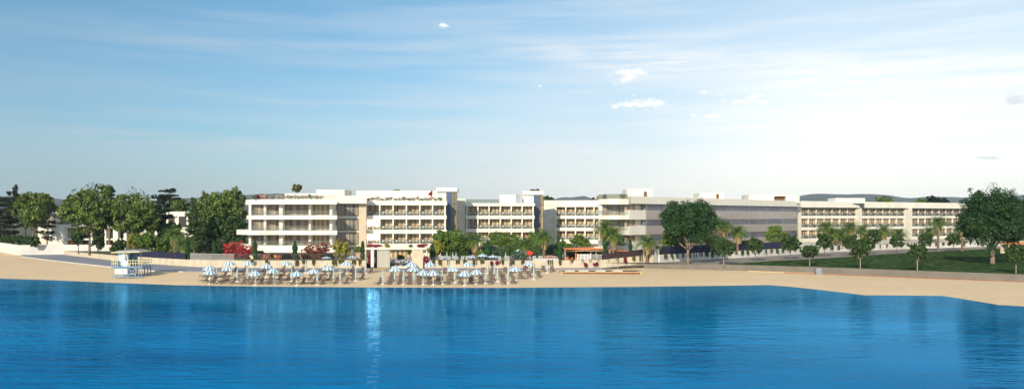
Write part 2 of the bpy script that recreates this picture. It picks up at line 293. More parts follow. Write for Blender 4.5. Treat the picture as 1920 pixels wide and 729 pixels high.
# ------------------------------------------------------------------ geometry helpers
def PX(px, D): return ((px - 960) / F * D, D)
def ZY(py, D): return HC - (py - HY) * D / F
def GD(py, z): return (HC - z) * F / (py - HY)
def setp(o, label=None, cat=None, group=None, kind=None):
    if label: o['label'] = label
    if cat: o['category'] = cat
    if group: o['group'] = group
    if kind: o['kind'] = kind
    return o
def thing(name, loc, label, cat, group=None, rz=0.0, sc=None):
    o = bpy.data.objects.new(name, None); col.objects.link(o); o.location = loc; o.rotation_euler = (0, 0, rz)
    if sc: o.scale = sc if hasattr(sc, '__len__') else (sc, sc, sc)
    return setp(o, label, cat, group)
class MB:
    def __init__(s): s.v = []; s.f = []; s.mi = []; s.cur = 0
    def quad(s, a, b, c, d): i = len(s.v); s.v += [a, b, c, d]; s.f.append((i, i + 1, i + 2, i + 3)); s.mi.append(s.cur); return s
    def poly(s, pts): i = len(s.v); s.v += list(pts); s.f.append(tuple(range(i, i + len(pts)))); s.mi.append(s.cur); return s
    def hexa(s, p):   # 8 points: bottom 4, top 4
        i = len(s.v); s.v += [tuple(q) for q in p]
        for f in ((3, 2, 1, 0), (4, 5, 6, 7), (0, 1, 5, 4), (1, 2, 6, 5), (2, 3, 7, 6), (3, 0, 4, 7)):
            s.f.append(tuple(i + k for k in f)); s.mi.append(s.cur)
        return s
    def box(s, x0, x1, y0, y1, z0, z1):
        return s.hexa([(x0, y0, z0), (x1, y0, z0), (x1, y1, z0), (x0, y1, z0), (x0, y0, z1), (x1, y0, z1), (x1, y1, z1), (x0, y1, z1)])
    def prism(s, poly, z0, z1):
        n_ = len(poly); i = len(s.v)
        s.v += [(x, y, z0) for x, y in poly] + [(x, y, z1) for x, y in poly]
        s.f.append(tuple(i + k for k in reversed(range(n_)))); s.mi.append(s.cur)
        s.f.append(tuple(i + n_ + k for k in range(n_))); s.mi.append(s.cur)
        for k in range(n_):
            j = (k + 1) % n_; s.f.append((i + k, i + j, i + n_ + j, i + n_ + k)); s.mi.append(s.cur)
        return s
    def tube(s, a, b, r0, r1=None, n_=7):
        r1 = r0 if r1 is None else r1
        a = Vector(a); b = Vector(b); d = (b - a).normalized()
        u = d.orthogonal().normalized(); v = d.cross(u); i = len(s.v)
        for c, r in ((a, r0), (b, r1)):
            for k in range(n_):
                t = 2 * math.pi * k / n_; s.v.append(tuple(c + u * math.cos(t) * r + v * math.sin(t) * r))
        for k in range(n_):
            j = (k + 1) % n_; s.f.append((i + k, i + j, i + n_ + j, i + n_ + k)); s.mi.append(s.cur)
        s.f.append(tuple(i + k for k in reversed(range(n_)))); s.mi.append(s.cur)
        s.f.append(tuple(i + n_ + k for k in range(n_))); s.mi.append(s.cur)
        return s
    def bar(s, a, b, w_, h_=None):
        h_ = h_ or w_; a = Vector(a); b = Vector(b); d = (b - a).normalized()
        up = Vector((0, 0, 1)) if abs(d.z) < 0.9 else Vector((0, 1, 0))
        u = d.cross(up).normalized() * (w_ / 2); v = u.cross(d).normalized() * (h_ / 2)
        return s.hexa([a - u - v, b - u - v, b + u - v, a + u - v, a - u + v, b - u + v, b + u + v, a + u + v])
    def ribbon(s, pts, z0, z1, th):
        """solid wall along a polyline, th metres thick towards +left of travel"""
        P = [Vector(p) for p in pts]; off = []
        for i in range(len(P)):
            d0 = (P[i] - P[i - 1]).normalized() if i else (P[1] - P[0]).normalized()
            d1 = (P[i + 1] - P[i]).normalized() if i < len(P) - 1 else d0
            n0 = Vector((-d0.y, d0.x)); n1 = Vector((-d1.y, d1.x)); m_ = (n0 + n1).normalized()
            off.append(m_ * th / max(0.4, m_.dot(n0)))
        z0 = z0 if hasattr(z0, '__len__') else [z0] * len(P); z1 = z1 if hasattr(z1, '__len__') else [z1] * len(P)
        i0 = len(s.v)
        for p, o, a, b in zip(P, off, z0, z1):
            q = p + o; s.v += [(p.x, p.y, a), (p.x, p.y, b), (q.x, q.y, b), (q.x, q.y, a)]
        for k in range(len(P) - 1):
            a = i0 + 4 * k; b = a + 4
            for e in range(4):
                f = (e + 1) % 4; s.f.append((a + e, b + e, b + f, a + f)); s.mi.append(s.cur)
        s.f.append((i0, i0 + 1, i0 + 2, i0 + 3)); s.mi.append(s.cur)
        e = i0 + 4 * (len(P) - 1); s.f.append((e + 3, e + 2, e + 1, e)); s.mi.append(s.cur)
        return s
    def build(s, name, mats, parent=None, smooth=False):
        me = bpy.data.meshes.new(name)
        off = Vector((0, 0, 0))
        p = parent
        while p is not None: off += Vector(p.location); p = p.parent
        me.from_pydata([(v[0] - off.x, v[1] - off.y, v[2] - off.z) for v in s.v], [], s.f)
        mats = mats if isinstance(mats, (list, tuple)) else [mats]
        for m_ in mats: me.materials.append(M[m_] if isinstance(m_, str) else m_)
        if len(mats) > 1: me.polygons.foreach_set('material_index', s.mi)
        if smooth: me.polygons.foreach_set('use_smooth', [True] * len(s.f))
        me.update()
        o = bpy.data.objects.new(name, me); col.objects.link(o); o.parent = parent
        return o
def copy_tree(o, parent=None):
    c = o.copy(); col.objects.link(c); c.parent = parent
    for ch in list(o.children): copy_tree(ch, c)
    return c
ORD = ['zeroth', 'first', 'second', 'third', 'fourth', 'fifth', 'sixth', 'seventh', 'eighth', 'ninth', 'tenth', 'eleventh', 'twelfth']
def od(k): return ORD[k] if k < len(ORD) else '%d%s' % (k, {1: 'st', 2: 'nd', 3: 'rd'}.get(k % 10, 'th') if k // 10 != 1 else 'th')

# ------------------------------------------------------------------ foliage
LM = 2.8
def leaves(name, C, size, m, parent, Nrm=None, aspect=0.6, rng=None, nmix=0.5):
    rng = rng or np.random.default_rng(1); n_ = len(C)
    nr = rng.normal(size=(n_, 3)); nr /= np.linalg.norm(nr, axis=1)[:, None]
    if Nrm is not None:
        nr = nr * (1 - nmix) + Nrm * nmix; nr /= np.linalg.norm(nr, axis=1)[:, None] + 1e-9
    r2 = rng.normal(size=(n_, 3)); u = np.cross(nr, r2); u /= np.linalg.norm(u, axis=1)[:, None] + 1e-9
    v = np.cross(nr, u); s = size * rng.uniform(0.6, 1.3, size=(n_, 1))
    V4 = np.stack([C - u * s, C - v * s * aspect, C + u * s, C + v * s * aspect], axis=1).reshape(-1, 3)
    me = bpy.data.meshes.new(name); me.vertices.add(n_ * 4); me.vertices.foreach_set('co', V4.astype(np.float32).ravel())
    me.loops.add(n_ * 4); me.loops.foreach_set('vertex_index', np.arange(n_ * 4, dtype=np.int32))
    me.polygons.add(n_); me.polygons.foreach_set('loop_start', np.arange(0, n_ * 4, 4, dtype=np.int32))
    me.polygons.foreach_set('loop_total', np.full(n_, 4, dtype=np.int32))
    me.materials.append(M[m]); me.update(calc_edges=True); me.validate()
    o = bpy.data.objects.new(name, me); col.objects.link(o); o.parent = parent; return o
def crown_pts(rng, lobes, n_, clump=0.22, shell=0.8, flat=1.0):
    area = np.array([(l[3] * l[4] + l[3] * l[5] + l[4] * l[5]) for l in lobes]); area /= area.sum(); n_ = int(n_ * LM)
    Cs = []; Ns = []
    for l, a in zip(lobes, area):
        k = max(20, int(n_ * a)); nc = max(6, k // 45)
        d = rng.normal(size=(nc, 3)); d /= np.linalg.norm(d, axis=1)[:, None]
        rr = np.where(rng.random(nc) < 0.8, rng.uniform(shell - .05, 1.05, nc), rng.uniform(0.25, shell, nc))[:, None]
        c = d * rr; idx = rng.integers(0, nc, k); cr = clump * rng.uniform(0.6, 1.3, nc)[idx][:, None]
        g = rng.normal(size=(k, 3)); g /= np.linalg.norm(g, axis=1)[:, None]
        g *= (rng.random((k, 1)) ** 0.5); g[:, 2] *= flat
        p = c[idx] + g * cr; nn = g * 0.7 + d[idx] * 0.6 + np.array([0, 0, 0.25]); nn /= np.linalg.norm(nn, axis=1)[:, None] + 1e-9
        Cs.append(p * np.array(l[3:6]) + np.array(l[0:3])); Ns.append(nn)
    return np.concatenate(Cs), np.concatenate(Ns)
def limb_tree(mb, rng, H, cr, r0, zfork, nl=6, lean=0.0, mid=0.75):
    top = Vector((lean, 0, zfork)); mb.tube((0, 0, -0.3), (lean * .4, 0, zfork * 0.5), r0 * 1.25, r0 * 0.95); mb.tube((lean * .4, 0, zfork * 0.5), top, r0 * .95, r0 * 0.8)
    for k in range(nl):
        a = 2 * math.pi * k / nl + rng.uniform(-.4, .4)
        e = Vector((math.cos(a) * cr * rng.uniform(.25, .45), math.sin(a) * cr * rng.uniform(.25, .45), zfork + (H - zfork) * rng.uniform(.2, .45)))
        m_ = top.lerp(e, .5) + Vector((rng.uniform(-.1, .1) * cr, rng.uniform(-.1, .1) * cr, -.04 * H))
        mb.tube(top, m_, r0 * .55, r0 * .38, 5); mb.tube(m_, e, r0 * .38, r0 * .2, 5)
        for _ in range(2):
            e2 = e + Vector((rng.uniform(-.35, .35) * cr, rng.uniform(-.35, .35) * cr, (H - zfork) * rng.uniform(.1, .3)))
            mb.tube(e.lerp(m_, .3), e2, r0 * .2, r0 * .08, 4)
def tree(px, D, top, cw, label, name='broadleaf_tree', cat='tree', m='leaf', bark='bark', zb=GZ, crown_bottom=None, n_=5200, ls=0.30, seed=0,
         nlobes=7, group=None, depth=None, r0=None, clump=0.30, shell=.8, spread=1.0, lean=0.0, aspect=.6):
    """px trunk column, D distance, top/crown_bottom picture rows used as heights, cw crown width in pixels"""
    rng = np.random.default_rng(seed + 11); x, y = PX(px, D)
    zt = ZY(top, D) - zb; H = zt; zc0 = (ZY(crown_bottom, D) - zb) if crown_bottom else H * 0.3
    W = cw * D / F / 2; dep = depth or W * .85
    root = thing(name, (x, y, zb), label, cat, group)
    mb = MB(); r0 = r0 or max(0.06, H * 0.015); limb_tree(mb, rng, H, W, r0, max(zc0 * 1.0, H * .18), 6, lean)
    mb.v = [(v[0] + x, v[1] + y, v[2] + zb) for v in mb.v]; mb.build('trunk', bark, root, True)
    hz_ = (H - zc0) / 2; zc = zc0 + hz_
    lobes = [(lean, 0, zc, W * .68, dep * .68, hz_ * .78)]
    nlobes = int(nlobes * 1.8)
    for k in range(nlobes):
        a = 2 * math.pi * k * .618 + rng.uniform(-.3, .3); t = rng.uniform(-.6, .8)
        rr = math.sqrt(max(0.1, 1 - t * t * .9)); q = rng.uniform(.22, .42)
        lobes.append((lean + math.cos(a) * W * rr * (1 - q) * spread, math.sin(a) * dep * rr * (1 - q), zc + t * hz_ * (1 - q * .6), W * q, dep * q, hz_ * q * 1.05))
    C, Nn = crown_pts(rng, lobes, n_, clump, shell)
    # keep inside the box the tree fills
    C[:, 2] = np.minimum(C[:, 2], H + .1)
    leaves('crown', C, ls * 1.02, m, root, Nn, aspect, rng)
    return root
def cypress(px, D, top, cw, label, zb=GZ, seed=0):
    rng = np.random.default_rng(seed); x, y = PX(px, D); H = ZY(top, D) - zb; W = cw * D / F / 2
    root = thing('cypress_tree', (x, y, zb), label, 'cypress', 'slim cypresses behind the garden wall')
    mb = MB(); mb.tube((x, y, zb - .2), (x, y, zb + H * .9), .09, .03); mb.build('trunk', 'bark', root)
    n_ = 2600; t = rng.random(n_); r = W * np.clip(np.sin(np.pi * (t * .88 + .10)) ** .6, .05, 1) * rng.uniform(.55, 1.08, n_) * (1 + .18 * np.sin(t * 17 + seed)); a = rng.random(n_) * 2 * np.pi
    C = np.stack([r * np.cos(a), r * np.sin(a), .3 + t * (H - .3)], 1); Nn = np.stack([np.cos(a), np.sin(a), a * 0 + .5], 1)
    leaves('crown', C, .15, 'cyp', root, Nn, .5, rng); return root
def layered_tree(px, D, top, cw, label, name='pine_tree', m='pine', zb=GZ, seed=0, bottom=None, tiers=7, cone=False, group=None, n_=3000, ls=.26):
    rng = np.random.default_rng(seed); x, y = PX(px, D); H = ZY(top, D) - zb; W = cw * D / F / 2
    root = thing(name, (x, y, zb), label, 'pine', group)
    mb = MB(); mb.tube((x, y, zb - .2), (x + .2, y, zb + H * .93), max(.12, H * .02), .05)
    z0 = (ZY(bottom, D) - zb) if bottom else H * .35; lobes = []
    for k in range(tiers):
        t = k / (tiers - 1); zz = z0 + (H * .97 - z0) * t
        wr = W * ((1 - t) * .9 + .12) if cone else W * (.55 + .45 * math.sin(math.pi * min(1, t * .8 + .25)))
        for j in range(4 if not cone else 5):
            a = rng.uniform(0, 2 * math.pi); q = wr * rng.uniform(.35, .5); d = wr - q
            lobes.append((math.cos(a) * d, math.sin(a) * d, zz + rng.uniform(-.4, .4), q, q, (H - z0) / tiers * rng.uniform(.28, .5)))
            mb.tube((x, y, zb + zz - .5), (x + math.cos(a) * d, y + math.sin(a) * d, zb + zz), .07, .03, 4)
    mb.build('trunk', 'bark', root)
    C, Nn = crown_pts(rng, lobes, n_, .5, .6); leaves('crown', C, ls, m, root, Nn, .45, rng); return root
def clump(name, px, D, z0, z1, cw, m, label, cat, seed=0, group=None, n_=500, ls=.16, depth=None, hang=False):
    rng = np.random.default_rng(seed); x, y = PX(px, D); W = cw * D / F / 2; dep = depth or W
    if hang:
        k = n_; c = rng.random(k); st = rng.integers(0, 7, k); ux = (rng.random(7) * 2 - 1)[st] * W + rng.normal(0, W * .14, k)
        ln = rng.uniform(.45, 1, 7)[st]; C = np.stack([ux, -np.abs(rng.normal(0, dep * .35, k)), (z1 - z0) - c * (z1 - z0) * ln], 1); Nn = None
    else:
        lobes = [(0, 0, (z1 - z0) * .5, W * .7, dep * .7, (z1 - z0) * .45)] + [(rng.uniform(-.5, .5) * W, rng.uniform(-.4, .4) * dep, (z1 - z0) * rng.uniform(.35, .7), W * .5, dep * .5, (z1 - z0) * .32) for _ in range(4)]
        C, Nn = crown_pts(rng, lobes, n_, .3, .7)
    o = leaves(name, C, ls, m, None, Nn, .6, rng); o.location = (x, y, z0); return setp(o, label, cat, group)

# palm prototype
def palm_meshes(seed, rad=2.75):
    rng = np.random.default_rng(seed); mb = MB()
    for k in range(54):
        a = k * 2.39996 + rng.uniform(-.2, .2); el = R(80) - (k / 54) ** .8 * R(92); L = rad * rng.uniform(.9, 1.2)
        d = Vector((math.cos(a), math.sin(a), 0)); p = Vector((0, 0, 0)); e = el; sd = Vector((-d.y, d.x, 0)); pr = p
        for s in range(8):
            st = L / 8; e -= R(5 + 5 * (1 - k / 54)) ; p = pr + (d * math.cos(e) + Vector((0, 0, math.sin(e)))) * st
            up = (d * -math.sin(e) + Vector((0, 0, math.cos(e))))
            wd = L * .24 * math.sin(math.pi * min(1, (s + 1.3) / 9.2)) + .05
            for sg in (-1, 1):
                for h_ in (0.0, .5):
                    b0 = pr.lerp(p, h_); b1 = pr.lerp(p, h_ + .36); tip = b0.lerp(b1, .7) + sd * sg * wd + up * (wd * .25) * (1 if s < 5 else -.4) + (p - pr) * 1.0 - Vector((0, 0, .10 * wd))
                    mb.poly([tuple(b0), tuple(b1), tuple(tip)])
            pr = p
    dd = MB()
    for k in range(48):
        a = rng.uniform(0, 2 * math.pi); d = Vector((math.cos(a), math.sin(a), 0)); sd = Vector((-d.y, d.x, 0)); L = rng.uniform(1.3, 2.4)
        out = rng.uniform(.25, .8); p0 = Vector((0, 0, rng.uniform(-.5, .25))) + d * .15; p1 = p0 + d * out * .9 - Vector((0, 0, L * .3)); p2 = p0 + d * out - Vector((0, 0, L))
        for q0, q1, w0, w1 in ((p0, p1, .05, .16), (p1, p2, .16, .05)):
            for j in (-1, 0, 1):
                o_ = sd * (j * .13)
                dd.quad(tuple(q0 + o_ * .4 - sd * w0 * .5), tuple(q0 + o_ * .4 + sd * w0 * .5), tuple(q1 + o_ + sd * w1 * .45), tuple(q1 + o_ - sd * w1 * .45))
    return mb, dd
def make_palm(seed):
    a, b = palm_meshes(seed); root = thing('palm_tree', (0, 0, 0), 'palm', 'palm tree')
    t = MB(); rr = .30
    for k in range(10):
        t.tube((0, 0, k / 10), (0, 0, (k + 1) / 10 + .005), rr * (1.08 if k == 0 else 1) * (1 - .02 * k), rr * .84 * (1 - .02 * k), 9)
    t.build('trunk', 'palmbark', root); a.build('crown', 'palmleaf', root); b.build('dead_fronds', 'palmdead', root); return root
palm_protos = [make_palm(3), make_palm(8), make_palm(15)]
palm_used = [False] * 3; palm_count = [0]
def palm(px, yc, D, label, zb=GZ, sc=1.0, group='date palms along the gardens'):
    i = palm_count[0] % 3; palm_count[0] += 1
    if palm_used[i]: o = copy_tree(palm_protos[i])
    else: o = palm_protos[i]; palm_used[i] = True
    x, y = PX(px, D); H = ZY(yc, D) - zb; o.location = (x, y, zb); o.rotation_euler = (0, 0, palm_count[0] * 1.7); setp(o, label, 'palm tree', group)
    for ch in o.children:
        if ch.name.startswith('trunk'): ch.scale = (sc, sc, H)
        else: ch.location = (0, 0, H); ch.scale = (sc, sc, sc * (.94 + .12 * ((palm_count[0] * 7) % 5) / 4))
    return o

# ================================================================== SETTING: land and sea
o = MB().quad((-3000, -600, WZ), (3000, -600, WZ), (3000, 400, WZ), (-3000, 400, WZ)).build('sea', 'water'); setp(o, kind='structure')
def interp(tab, px):
    if px <= tab[0][0]: return tab[0][1]
    for (a, va), (b, vb) in zip(tab, tab[1:]):
        if px <= b: return va + (vb - va) * (px - a) / (b - a)
    return tab[-1][1]
SHORE = [(-900, 172), (-300, 155), (0, GD(522, WZ)), (100, GD(525, WZ)), (200, GD(529.5, WZ)), (330, GD(534.5, WZ)), (480, GD(536.5, WZ)), (700, GD(538.5, WZ)), (960, GD(539.2, WZ)),
         (1180, GD(537.6, WZ)), (1440, GD(534, WZ)), (1480, GD(537, WZ)), (1620, GD(553, WZ)), (1765, GD(554, WZ)), (1870, GD(571, WZ)), (1925, GD(574, WZ)), (2100, 96), (2700, 84)]
EDGE = [(-900, 262), (0, 234), (33, 214), (40, GD(480.5, 2.2)), (100, GD(488, 2.2)), (150, GD(493.5, 2.2)), (220, GD(501, 2.2)), (285, GD(507, 2.2)), (345, GD(508.5, 2.2)), (700, GD(508.5, 2.2)), (1040, 156.5), (1100, 156.5), (1160, 158.5),
        (1208, 160.5), (1265, 157.5), (1340, 154.5), (1530, 145.5), (1920, 127), (2700, 106)]
BACK = [(-900, 265), (0, 237), (33, 218), (118, 222), (205, 192), (280, 177), (345, 168), (430, 163), (700, 161), (1040, 161), (1208, 166), (1340, 156), (1530, 147), (1920, 128.6), (2700, 107.5)]
cols_ = sorted(set(list(range(-900, 2701, 12)) + [33, 1440, 1620, 1765, 1870])); rows_ = [-.9, -.35, -.1, 0, .1, .25, .5, .75, 1.0, 2.0]
mb = MB(); nr_ = len(rows_)
for px in cols_:
    s = interp(SHORE, px); e = interp(EDGE, px); b = max(interp(BACK, px), e + .3)
    for t in rows_:
        if t <= 1: D = s + (e - s) * t; z = WZ + (1.0 * t ** .75 if t >= 0 else t * 2.2)
        else: D = b; z = 2.2
        x, y = PX(px, D); wob = .25 * math.sin(x * .13) * math.sin(x * .047 + 1) if abs(t) < .3 else 0
        mb.v.append((x, y + wob, z))
for i in range(len(cols_) - 1):
    for j in range(nr_ - 1):
        a = i * nr_ + j; mb.f.append((a, a + nr_, a + nr_ + 1, a + 1)); mb.mi.append(0)
setp(mb.build('beach', 'sand', None, True), kind='structure')
def sheet(name, pts, m, kind='structure'):
    return setp(MB().poly(pts).build(name, m), kind=kind)
# ground inland to the horizon
front = [(-900, 265), (0, 236.5), (33, 216.5), (118, 219.5), (205, 190.5), (280, 175.5), (345, 166.5), (430, 161.5), (700, 160.6), (1040, 160.6), (1208, 162.5), (1340, 155.6), (1530, 147), (1920, 128.5), (2700, 107)]
mb = MB(); fp = [PX(p, d) for p, d in front]
for (a, b) in zip(fp, fp[1:]):
    mb.quad((a[0], a[1], 3.2), (b[0], b[1], 3.2), (b[0] * (5000 / b[1]), 5000, 3.2), (a[0] * (5000 / a[1]), 5000, 3.2))
setp(mb.build('ground', 'soil'), kind='structure')
def rail(seq, z): return [(*PX(p, d), z) for p, d in seq]
# terrace behind the wall
sheet('terrace', rail([(466, 161.6), (700, 161), (1040, 161), (1230, 163.5), (1300, 172), (1480, 198), (1480, 260), (466, 260)], 3.23), 'terr')
# promenade paving strip (blue-grey) in front of the wall, with an edge stone
mb = MB(); inner = [(42, 216), (118, 218.4), (205, 190.2), (280, 175), (345, 166.1), (430, 161.1), (700, 160.2), (1040, 160.2), (1130, 161.5)]
outer = [(40, GD(480.5, 2.25)), (100, GD(488, 2.25)), (150, GD(493.5, 2.25)), (220, GD(501, 2.25)), (285, GD(507, 2.25)), (345, GD(508.5, 2.25)), (700, GD(508.5, 2.25)), (1040, 157), (1130, 157.4)]
allpx = sorted(set([p for p, _ in inner + outer]))
def at(tab, px): return PX(px, interp(tab, px))
mb = MB()
for a, b in zip(allpx, allpx[1:]):
    A, B, C_, D_ = at(outer, a), at(outer, b), at(inner, b), at(inner, a)
    mb.hexa([(*A, 1.7), (*B, 1.7), (*C_, 1.7), (*D_, 1.7), (*A, 2.27), (*B, 2.27), (*C_, 2.27), (*D_, 2.27)])
setp(mb.build('promenade', 'pave'), kind='structure')
mb = MB(); mb.ribbon([at(outer, p)[:2] and (at(outer, p)[0], at(outer, p)[1] - .45) for p in allpx if p <= 345], 1.7, 2.30, .42); setp(mb.build('promenade_kerb', 'paveedge'), kind='structure')
# ramp up to the upper path
mb = MB(); A, B, C_, D_ = PX(1130, 157.4), PX(1208, 161.2), PX(1236, 163), PX(1130, 161.5)
mb.quad((*A, 2.27), (*B, 3.2), (*C_, 3.24), (*D_, 2.27)); setp(mb.build('ramp', 'pave'), kind='structure')
sheet('path', rail([(1208, 162), (1340, 156.2), (1530, 147.4), (1925, 128.8), (2700, 107.4), (2600, 300), (1860, 250), (1700, 231), (1560, 212), (1480, 197), (1420, 186), (1320, 174.5), (1237, 163)], 3.235), 'gravel')
def lawn_edge():
    return [(1352, 155.6), (1440, 167), (1560, GD(483, 3.26)), (1660, GD(476, 3.26)), (1860, GD(466, 3.26)), (2100, 245), (2700, 250)]
sheet('lawn', rail([(1352, 155.2), (1530, 147.9), (1925, 129.4), (2700, 108)], 3.265) + rail(list(reversed(lawn_edge()))[:-1], 3.265), 'lawn')

# hills
def hill(px0, px1, D, peaks, seed, depth=900):
    rng = np.random.default_rng(seed); mb = MB(); nC = 70; rr = [0, .3, .6, .85, 1.0, 1.2, 1.6]; hh = [0, .35, .72, .93, 1, .8, 0]
    for i in range(nC + 1):
        px = px0 + (px1 - px0) * i / nC; y = interp(peaks, px); H = max(0, ZY(y, D + depth) - 3)
        for r_, h_ in zip(rr, hh):
            dd = D + depth * r_; x = (px - 960) / F * dd
            mb.v.append((x, dd, 3 + H * h_ * (1 + .035 * math.sin(i * 1.3 + r_ * 5 + seed) + rng.uniform(-.015, .015)) - (4 if h_ == 0 else 0)))
    k = len(rr)
    for i in range(nC):
        for j in range(k - 1):
            a = i * k + j; mb.f.append((a, a + k, a + k + 1, a + 1)); mb.mi.append(0)
    setp(mb.build('hill', 'hill', None, True), kind='structure')
hill(-900, 1050, 1500, [(-900, 407), (-500, 384), (-100, 372), (0, 366), (60, 369), (130, 374), (260, 376), (400, 370), (470, 366), (500, 363.5), (560, 362.5), (640, 366), (700, 372), (850, 386), (1050, 408)], 1)
hill(880, 1480, 2600, [(880, 410), (950, 398), (1035, 374), (1060, 369.5), (1090, 368.5), (1120, 372), (1200, 380), (1480, 410)], 2)
hill(1230, 2700, 2600, [(1230, 410), (1300, 398), (1440, 380), (1495, 366.5), (1545, 364), (1580, 362.8), (1640, 365), (1700, 371), (1760, 374), (1800, 372), (1860, 368), (1950, 364), (2100, 366), (2500, 384), (2700, 410)], 3)
hill(1440, 2600, 3500, [(1440, 410), (1500, 396), (1590, 366), (1615, 361.5), (1640, 364), (1680, 369), (1750, 370), (1790, 368), (1830, 373), (2000, 366), (2400, 384), (2600, 410)], 4)

# thin air between the camera and the hills
hm = bpy.data.materials.new('thin_air'); hm.use_nodes = True; hm.node_tree.nodes.clear(); q = N(hm.node_tree)
pv = q('ShaderNodeVolumePrincipled', {'Color': (0.72, 0.85, 1.0, 1), 'Density': 0.00009, 'Anisotropy': 0.0})
hm.node_tree.links.new(pv.outputs[0], q('ShaderNodeOutputMaterial').inputs['Volume'])
setp(MB().box(-5200, 5200, -620, 5200, -6, 165).build('haze', hm), kind='stuff')

# ================================================================== BUILDINGS
class Fr:
    def __init__(s, a, b):
        s.o = Vector(PX(*a)); e = Vector(PX(*b)); s.L = (e - s.o).length; s.d = (e - s.o).normalized(); s.n = Vector((s.d.y, -s.d.x))
    def p(s, u, n_, z=None):
        q = s.o + s.d * u + s.n * n_; return (q.x, q.y) if z is None else (q.x, q.y, z)
    def u(s, px, n_=0.0):
        k = (px - 960) / F; o_ = s.o + s.n * n_; return (k * o_.y - o_.x) / (s.d.x - k * s.d.y)
    def box(s, mb, u0, u1, n0, n1, z0, z1):
        a, b, c, d = s.p(u0, n1), s.p(u1, n1), s.p(u1, n0), s.p(u0, n0)
        return mb.hexa([(*a, z0), (*b, z0), (*c, z0), (*d, z0), (*a, z1), (*b, z1), (*c, z1), (*d, z1)])
BANDS = [(5.2, 6.35), (8.65, 9.53), (11.95, 12.82)]     # the three balcony slabs
def fbox(fr, root, name, m, *a):
    return fr.box(MB(), *a).build(name, m, root)
chair_proto = [None]
def chair_mesh():
    mb = MB(); mb.box(-.33, .33, -.32, .32, .28, .40); mb.box(-.33, .33, .24, .34, .40, .82)
    for sx_ in (-1, 1):
        mb.box(sx_ * .33 - .04, sx_ * .33 + .04, -.32, .32, .36, .60)
        for sy_ in (-1, 1): mb.bar((sx_ * .30, sy_ * .28, 0), (sx_ * .30, sy_ * .28, .3), .05)
    mb.cur = 1; mb.box(-.27, .27, -.28, .22, .40, .50); mb.box(-.27, .27, .16, .25, .48, .80)
    return mb
def balcony_chair(loc, rz, label, cat='chair', group='balcony chairs'):
    if chair_proto[0] is None:
        o = chair_mesh().build('balcony_chair', ['darkmetal', 'white']); chair_proto[0] = o
    else:
        o = chair_proto[0].copy(); col.objects.link(o)
    o.location = loc; o.rotation_euler = (0, 0, rz); return setp(o, label, cat, group)
FLOORN = ['lowest balcony floor', 'middle balcony floor', 'top balcony floor']
def bays(root, fr, edges, ptop, where, glaze=-1.7, m='curtain', floors=(0, 1, 2), pbot=15.15, chairs=True, fin=.30, depth=9.0, flash=(), pend=0.0, pn=0.0):
    """balconied front: slab bands, dividers, a window in each bay, railing, chairs"""
    us = [fr.u(p, -.3) for p in edges]; u0, u1 = us[0], us[-1]
    fbox(fr, root, 'wall', 'cream', u0 - .2, u1 + .2, -depth, glaze - .25, 3.2, pbot)
    fbox(fr, root, 'roof_parapet', 'plaster', u0 - .45, u1 + .45 + pend, -depth, pn, pbot, ptop)
    for (a, b) in BANDS: fbox(fr, root, 'balcony_slab', 'plaster', u0 - .35, u1 + .35, glaze - .3, 0, a, b)
    for k in floors:
        z0 = BANDS[k][1]; z1 = BANDS[k + 1][0] if k < 2 else pbot
        for i, u in enumerate(us):
            fbox(fr, root, 'balcony_divider', 'plaster', u - fin / 2, u + fin / 2, glaze - .1, -.14, z0, z1)
        for i in range(len(us) - 1):
            a, b = us[i] + fin / 2, us[i + 1] - fin / 2
            mm = 'sunflash' if (i, k) in flash else m
            if (i, k) in flash:  # these panes glow to imitate sun caught on the glass
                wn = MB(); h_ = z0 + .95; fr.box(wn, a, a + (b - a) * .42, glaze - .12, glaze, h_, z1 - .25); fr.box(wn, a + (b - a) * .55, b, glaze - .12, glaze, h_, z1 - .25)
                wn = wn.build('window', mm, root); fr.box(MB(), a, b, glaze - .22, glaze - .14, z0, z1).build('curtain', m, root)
            else:
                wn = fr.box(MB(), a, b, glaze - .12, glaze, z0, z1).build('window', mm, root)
            fm = MB(); um = (a + b) / 2
            for c in (a + .05, um, b - .05): fr.box(fm, c - .055, c + .055, glaze + .004, glaze + .08, z0, z1)
            fr.box(fm, a + .11, b - .11, glaze + .006, glaze + .07, z1 - .1, z1 - .004)
            fm.build('window_frame', 'mullion', wn)
            if chairs:
                for j, dx in enumerate((-.28, .28)):
                    q = fr.p(um + dx * (b - a), max(-.75, glaze + .42), z0); bk = math.atan2(fr.d.y, fr.d.x) + (.25 if j else -.25)
                    balcony_chair(q, bk, 'white cushioned %s chair, bay %s, %s, wing %s' % ('right' if j else 'left', ['one','two','three','four','five','six','seven','eight'][i], FLOORN[k].replace(' balcony floor', ' floor'), where))
        rl = MB(); fr.box(rl, us[0] + .2, us[-1] - .2, -.10, -.07, z0 + .02, z0 + .95); g = rl.build('balcony_railing', 'glass', root)
        rr = MB(); fr.box(rr, us[0] + .2, us[-1] - .2, -.12, -.05, z0 + .95, z0 + 1.0); rr.build('handrail', 'rail', g)

